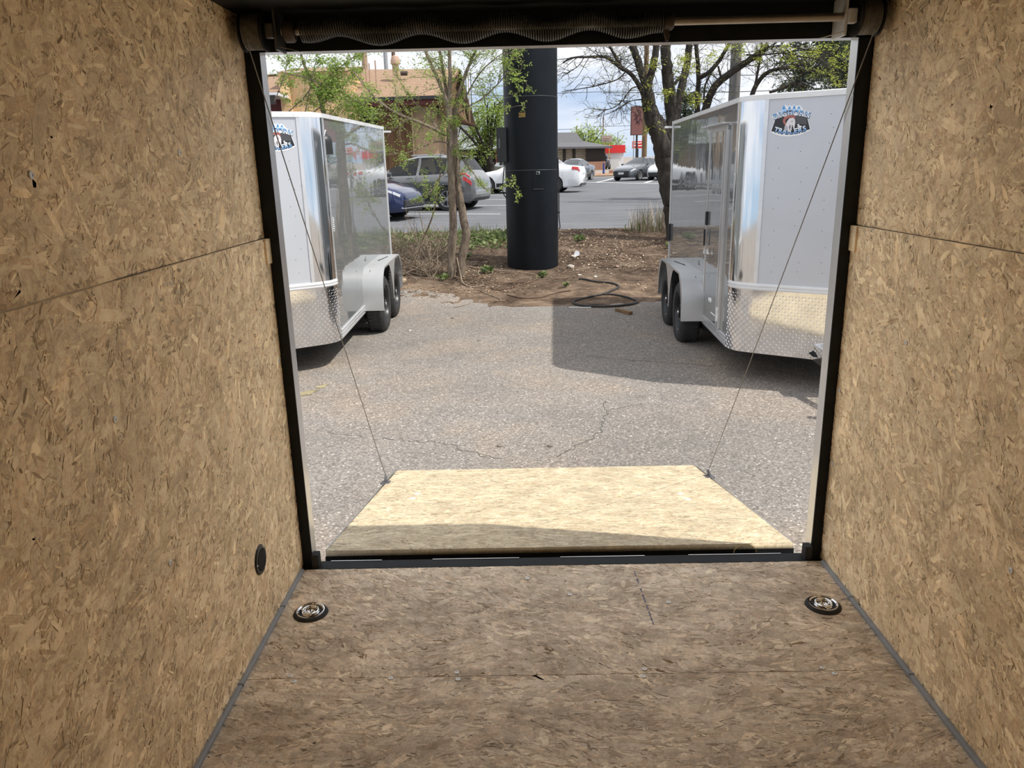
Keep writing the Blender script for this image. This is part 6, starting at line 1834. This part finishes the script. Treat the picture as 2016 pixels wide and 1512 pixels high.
part_box('chimney_pipe', (-5.35, 32.0, 5.3), (-5.10, 32.2, 6.25), simple('tan_pipe', (.50, .34, .25), .7), hb)
bm = bm_new(); lathe(bm, [(0, 0), (.19, 0), (.20, .12), (.15, .30), (0, .36)], axis_z((-5.22, 32.1, 6.2)), 14); obj('pipe_cap', bm, simple('tan_pipe', (.50, .34, .25), .7), hb, True)
part_box('pipe_collar', (-5.42, 31.95, 5.28), (-5.03, 32.25, 5.42), simple('tan_pipe', (.50, .34, .25), .7), hb)
bm = bm_new(); tube(bm, [(-5.05, 32.3, 5.85), (-4.75, 32.3, 5.85)], .09, 10); obj('roof_tube', bm, simple('roof_tube', (.06, .04, .035), .6), hb)
for x, zt in ((-6.33, 6.25), (-6.18, 6.15), (-5.92, 6.25), (-6.52, 6.0)):
    bm = bm_new(); tube(bm, [(x, 31.2, 5.0), (x, 31.2, zt)], .03, 6); obj('roof_stack', bm, simple('tan_pipe', (.42, .29, .21), .7), hb)
bm = bm_new(); tube(bm, [(-7.0, 31.6, 5.05), (-7.0, 31.6, 5.25)], .10, 8); obj('roof_vent', bm, simple('tan_pipe', (.60, .40, .31), .7), hb)
# left wing
part_box('brick_wing', (-9.35, 30.6, g30), (-6.75, 33.4, 5.80), M_BRICKY, hb)
part_box('brick_pier', (-9.75, 30.4, g30), (-9.35, 33.4, 5.80), M_BRICKY, hb)
bm = bm_new()
quad(bm, [(-12.5, 30.0, 5.05), (-9.75, 30.0, 5.03), (-9.75, 33.4, 5.98), (-12.5, 33.5, 6.0)]); quad(bm, [(-9.8, 30.3, 5.80), (-6.9, 30.3, 5.78), (-6.9, 33.4, 6.3), (-9.8, 33.4, 6.3)])
quad(bm, [(-12.5, 30.0, 4.95), (-9.75, 30.0, 4.93), (-9.75, 30.0, 5.03), (-12.5, 30.0, 5.05)])
quad(bm, [(-12.5, 33.5, 6.0), (-6.9, 33.45, 6.3), (-6.9, 36, 4.9), (-12.5, 36, 4.9)])
obj('wing_roof', bm, M_SHINGLE, hb)
part_box('canopy', (-10.9, 28.9, 4.78), (-9.4, 30.6, 4.90), M_WHITE, hb); part_box('canopy_face', (-10.9, 28.85, 4.45), (-9.5, 28.9, 4.80), M_DARK, hb)
part_box('red_wall', (-12.5, 31, g30), (-9.65, 31.2, 4.9), simple('maroon_wall', (.13, .03, .03), .7), hb)
part_box('lean_to', (-6.75, 29.6, 3.55), (-6.55, 30.6, 3.7), M_STUCCO, hb)
bm = bm_new(); tube(bm, [(-7.6, 29.6, 3.4), (-7.1, 29.6, 3.75), (-6.6, 29.6, 4.2)], .05, 6); obj('hand_rail', bm, M_STUCCO, hb)
bm = bm_new(); tube(bm, [(-7.0, 29.7, g30), (-7.0, 29.7, 3.85), (-6.93, 29.7, 3.93)], .03, 6); obj('white_pipe', bm, M_WHITE, hb)

# grey-roofed carport building further back
gb = thing('low_grey_building', 'long low building with grey metal awning behind the rounded green tree', 'building', (0, 0, 0))
g45 = gz(47)
part_box('wall', (-9, 47, g45 - .1), (1.6, 52, 3.1), M_DARK, gb)
bm = bm_new(); quad(bm, [(-9, 45, 3.05), (1.8, 45, 3.0), (1.8, 47.2, 4.05), (-9, 47.2, 4.1)]); quad(bm, [(-9, 45, 2.98), (1.8, 45, 2.93), (1.8, 45, 3.0), (-9, 45, 3.05)]); obj('awning', bm, M_METAL_G, gb)
part_box('upper_fascia', (-9, 47.1, 4.0), (-2.7, 47.4, 4.75), simple('light_fascia', (.42, .44, .46), .6), gb)
part_box('skylight', (-4.9, 47.0, 4.7), (-2.4, 49.5, 5.35), simple('blue_white_roof', (.62, .70, .80), .5), gb)
part_box('red_pillar', (-1.45, 45.6, g45), (-.95, 46.0, 2.95), simple('red_pillar', (.28, .05, .04), .7), gb)
part_box('tan_panel', (-4.3, 46.9, g45), (-2.9, 47, 2.9), M_STUCCO, gb)
for x in (-4.25, -3.9): part_box('post', (x, 45.2, g45), (x + .12, 45.3, 4.9), simple('pale_post', (.5, .55, .6), .5), gb)

# low restaurant-like building with dark roof
rb_ = thing('dark_roofed_building', 'low building with dark hipped roof and stone walls beyond the lot', 'building', (0, 0, 0))
g80 = gz(80)
part_box('wall', (2.0, 80, g80 - .2), (7.7, 90, 3.80), M_STONE, rb_)
bm = bm_new(); quad(bm, [(1.0, 78.8, 3.82), (9.6, 78.8, 3.70), (6.9, 83.5, 4.45), (1.0, 83.5, 4.45)]); quad(bm, [(9.6, 78.8, 3.70), (9.8, 92, 3.7), (6.9, 86, 4.45), (6.9, 83.5, 4.45)]); quad(bm, [(1.0, 78.8, 3.62), (9.6, 78.8, 3.52), (9.6, 78.8, 3.70), (1.0, 78.8, 3.82)])
obj('roof', bm, M_GREYROOF, rb_)
bm = bm_new(); quad(bm, [(1.0, 82, 4.1), (7.0, 82, 4.1), (6.3, 84, 5.35), (1.0, 84, 5.4)]); quad(bm, [(7.0, 82, 4.1), (7.0, 88, 4.1), (6.3, 86, 5.35), (6.3, 84, 5.35)]); obj('upper_roof', bm, M_GREYROOF, rb_)
for x in (4.6, 5.6, 7.2): part_box('dark_window', (x, 79.9, g80 + .35), (x + (1.2 if x > 7 else .3), 80, 3.6), M_DARK, rb_)
part_box('entry_bay', (7.0, 79.5, g80), (8.9, 80, 3.6), M_DARK, rb_)
part_box('brick_planter', (7.1, 78.8, g80 - .2), (8.9, 79.4, 2.25), M_BRICKO, rb_)
# white shed with red canopy
sh = thing('white_shed', 'white shed under a bright red canopy band in the distance', 'shed', (0, 0, 0))
g85 = gz(86)
part_box('shed_wall', (9.35, 86, g85 - .2), (11.7, 89, 3.15), M_WHITE, sh); part_box('shed_door', (9.6, 85.9, g85 - .1), (11.2, 86, 2.85), simple('white_door', (.7, .7, .7), .5), sh)
part_box('red_canopy', (9.25, 85.75, 3.15), (11.85, 89, 3.98), simple('signal_red', (.72, .03, .03), .5), sh)

def flat_sign(nm, label, x0, x1, y, z0, z1, mat, edge, post=None, marks=None):
    t = thing(nm, label, 'sign', (0, 0, 0), group='distant signs')
    part_box('panel', (x0, y, z0), (x1, y + .18, z1), mat, t); part_box('border', (x0 - .05, y + .02, z0 - .05), (x1 + .05, y + .2, z1 + .05), edge, t)
    if post: part_box('post', (post - .07, y + .05, gz(y) - .1), (post + .07, y + .15, z0), M_BLACK_PLASTIC, t)
    if marks:
        bm = bm_new()
        for pts, r in marks: tube(bm, poly_smooth([(x, y - .01, z) for x, z in pts], 4), r, 4)
        obj('lettering', bm, marks_mat, t)
    return t
marks_mat = simple('sign_script', (.05, .02, .03), .6)
flat_sign('pole_sign', 'tall faded brown sign with dark script beside the timber pole', 8.80, 9.90, 60, 4.12, 6.16, simple('faded_maroon', (.22, .09, .08), .6), simple('dark_edge', (.12, .08, .07), .6), 9.25,
          [([(9.0, 5.5), (9.15, 5.62), (9.2, 5.3), (9.4, 5.75), (9.5, 5.4)], .03), ([(9.0, 5.2), (9.2, 5.35), (9.3, 5.0), (9.5, 5.3), (9.65, 5.1)], .03), ([(9.15, 4.95), (9.3, 5.1), (9.45, 4.9)], .03), ([(9.2, 5.85), (9.4, 5.95), (9.55, 5.7)], .025)])
marks_mat = simple('white_script', (.8, .8, .8), .6)
flat_sign('red_sign', 'small red sign with white marks left of the timber pole', 13.25, 14.9, 90, 3.68, 4.45, simple('signal_red_sign', (.70, .04, .03), .5), M_WHITE, 13.9, [([(13.5, 4.25), (13.8, 4.28), (14.0, 4.22), (14.3, 4.28)], .05), ([(13.4, 3.95), (13.6, 3.98)], .07), ([(13.9, 3.92), (14.5, 3.95)], .06)])
marks_mat = simple('grey_script', (.3, .25, .22), .6)
flat_sign('roof_sign', 'pale framed sign raised above the dark-roofed building', 9.08, 10.12, 84, 4.3, 4.9, simple('pale_sign', (.42, .30, .24), .6), M_METAL_G, None, [([(9.25, 4.68), (9.9, 4.68)], .04), ([(9.25, 4.52), (9.9, 4.5)], .04)])
for x in (9.35, 9.85):
    part_box('sign_leg', (x, 84.05, gz(84) - .1), (x + .08, 84.15, 4.3), simple('yellow_leg', (.6, .45, .12), .6), [o for o in bpy.data.objects if o.name.startswith('roof_sign')][0])

# poles and wires
def pole(nm, label, x, y, zt, r, mat, cat='pole', arm=None, zb=None):
    t = thing(nm, label, cat, (x, y, gz(y) - .1))
    bm = bm_new(); tube(bm, [(0, 0, 0), (0, 0, (zt - gz(y)) * .5), (0, 0, zt - gz(y))], [r, r * .95, r * .85], 12); obj('shaft', bm, mat, t, True)
    if arm: 
        bm = bm_new(); tube(bm, poly_smooth([(0, 0, zt - gz(y)), (arm[0] * .5, 0, zt - gz(y) + arm[1] * .7), (arm[0], 0, zt - gz(y) + arm[1])], 4), r * .5, 6); obj('arm', bm, mat, t, True)
    return t
pole('utility_pole', 'brown timber utility pole left of the old tree trunk', 9.05, 55, 12.5, .19, M_WOODPOLE)
pole('utility_pole', 'grey timber pole rising behind the right trailer roof', 6.2, 21.0, 8.0, .17, mat_bark('grey_pole', (.10, .095, .09), (.22, .21, .20), 4))
pole('utility_pole', 'pale timber pole standing behind the shingle roof', -7.6, 38, 10.5, .16, simple('pale_timber', (.36, .26, .18), .8))
pole('steel_mast', 'grey steel mast behind the shingle roof', -6.55, 38, 10.5, .11, M_METAL_G)
pole('steel_mast', 'dark brown mast beside the grey steel mast', -6.2, 38.3, 10.5, .10, simple('brown_mast', (.14, .09, .07), .7))
pole('street_lamp', 'thin grey street lamp with a curved arm above the red canopy', 12.8, 100, 6.0, .07, M_METAL_G, 'street lamp', (1.5, .3))
pole('street_lamp', 'tall thin grey lamp pole left of the brown sign', 11.2, 75, 5.6, .06, M_METAL_G, 'street lamp')
pole('utility_pole', 'slim dark far pole above the green trees, right of the roof sign', 12.2, 112, 8.6, .09, M_WOODPOLE)
pole('utility_pole', 'slim dark far pole left of the roof sign', 8.4, 112, 7.4, .09, M_WOODPOLE)
o = pole('bollard', 'short blue bollard at the far edge of the lot', 7.0, 63, gz(63) + 1.0, .09, simple('blue_paint', (.03, .06, .25), .5), 'bollard')
def wire(pts, label, r=.012):
    bm = bm_new(); tube(bm, poly_smooth(pts, 8), r, 4, False)
    tag(obj('power_line', bm, M_BLACK_PLASTIC, None), label, 'power line', 'overhead wires')
wire([(-2.2, 33, 5.0), (-.4, 33.5, 4.95), (2, 34, 5.05), (6.5, 40, 5.6)], 'thin dark wire from the gable towards the column')
wire([(0, 26, 6.6), (2.4, 30, 6.5), (9.05, 55, 8.0)], 'thin sagging wire high above the white sedan', .010)
wire([(4.5, 21, 4.45), (6.2, 21, 4.3), (9.5, 21.5, 4.35)], 'upper wire crossing the grey timber pole behind the right trailer', .010)
wire([(2.5, 22, 4.0), (6.2, 21, 3.85), (10, 21.5, 3.95)], 'lower wire crossing the grey timber pole behind the right trailer', .010)
wire([(-5, 108, 6.8), (8.4, 112, 6.9), (12.2, 112, 7.2), (40, 118, 7.2)], 'far wires strung between the slim dark poles', .03)
# mulch island with orange brick edging far across the lot
bm = bm_new(); quad(bm, [(5.6, 58, gz(58) + .05), (12.5, 58, gz(58) + .05), (12.8, 66, gz(66) + .05), (5.8, 66, gz(66) + .05)])
o = obj('mulch_bed', bm, simple('mulch', (.33, .20, .12), .95, 0, .4, 3)); tag(o, 'tan mulch bed at the far side of the lot', 'mulch bed', kind='stuff')
bm = bm_new(); box(bm, (7.6, 64, gz(64)), (10.5, 64.3, gz(64) + .30)); o = obj('brick_kerb', bm, M_BRICKO); tag(o, 'low orange brick kerb on the mulch bed', 'kerb')
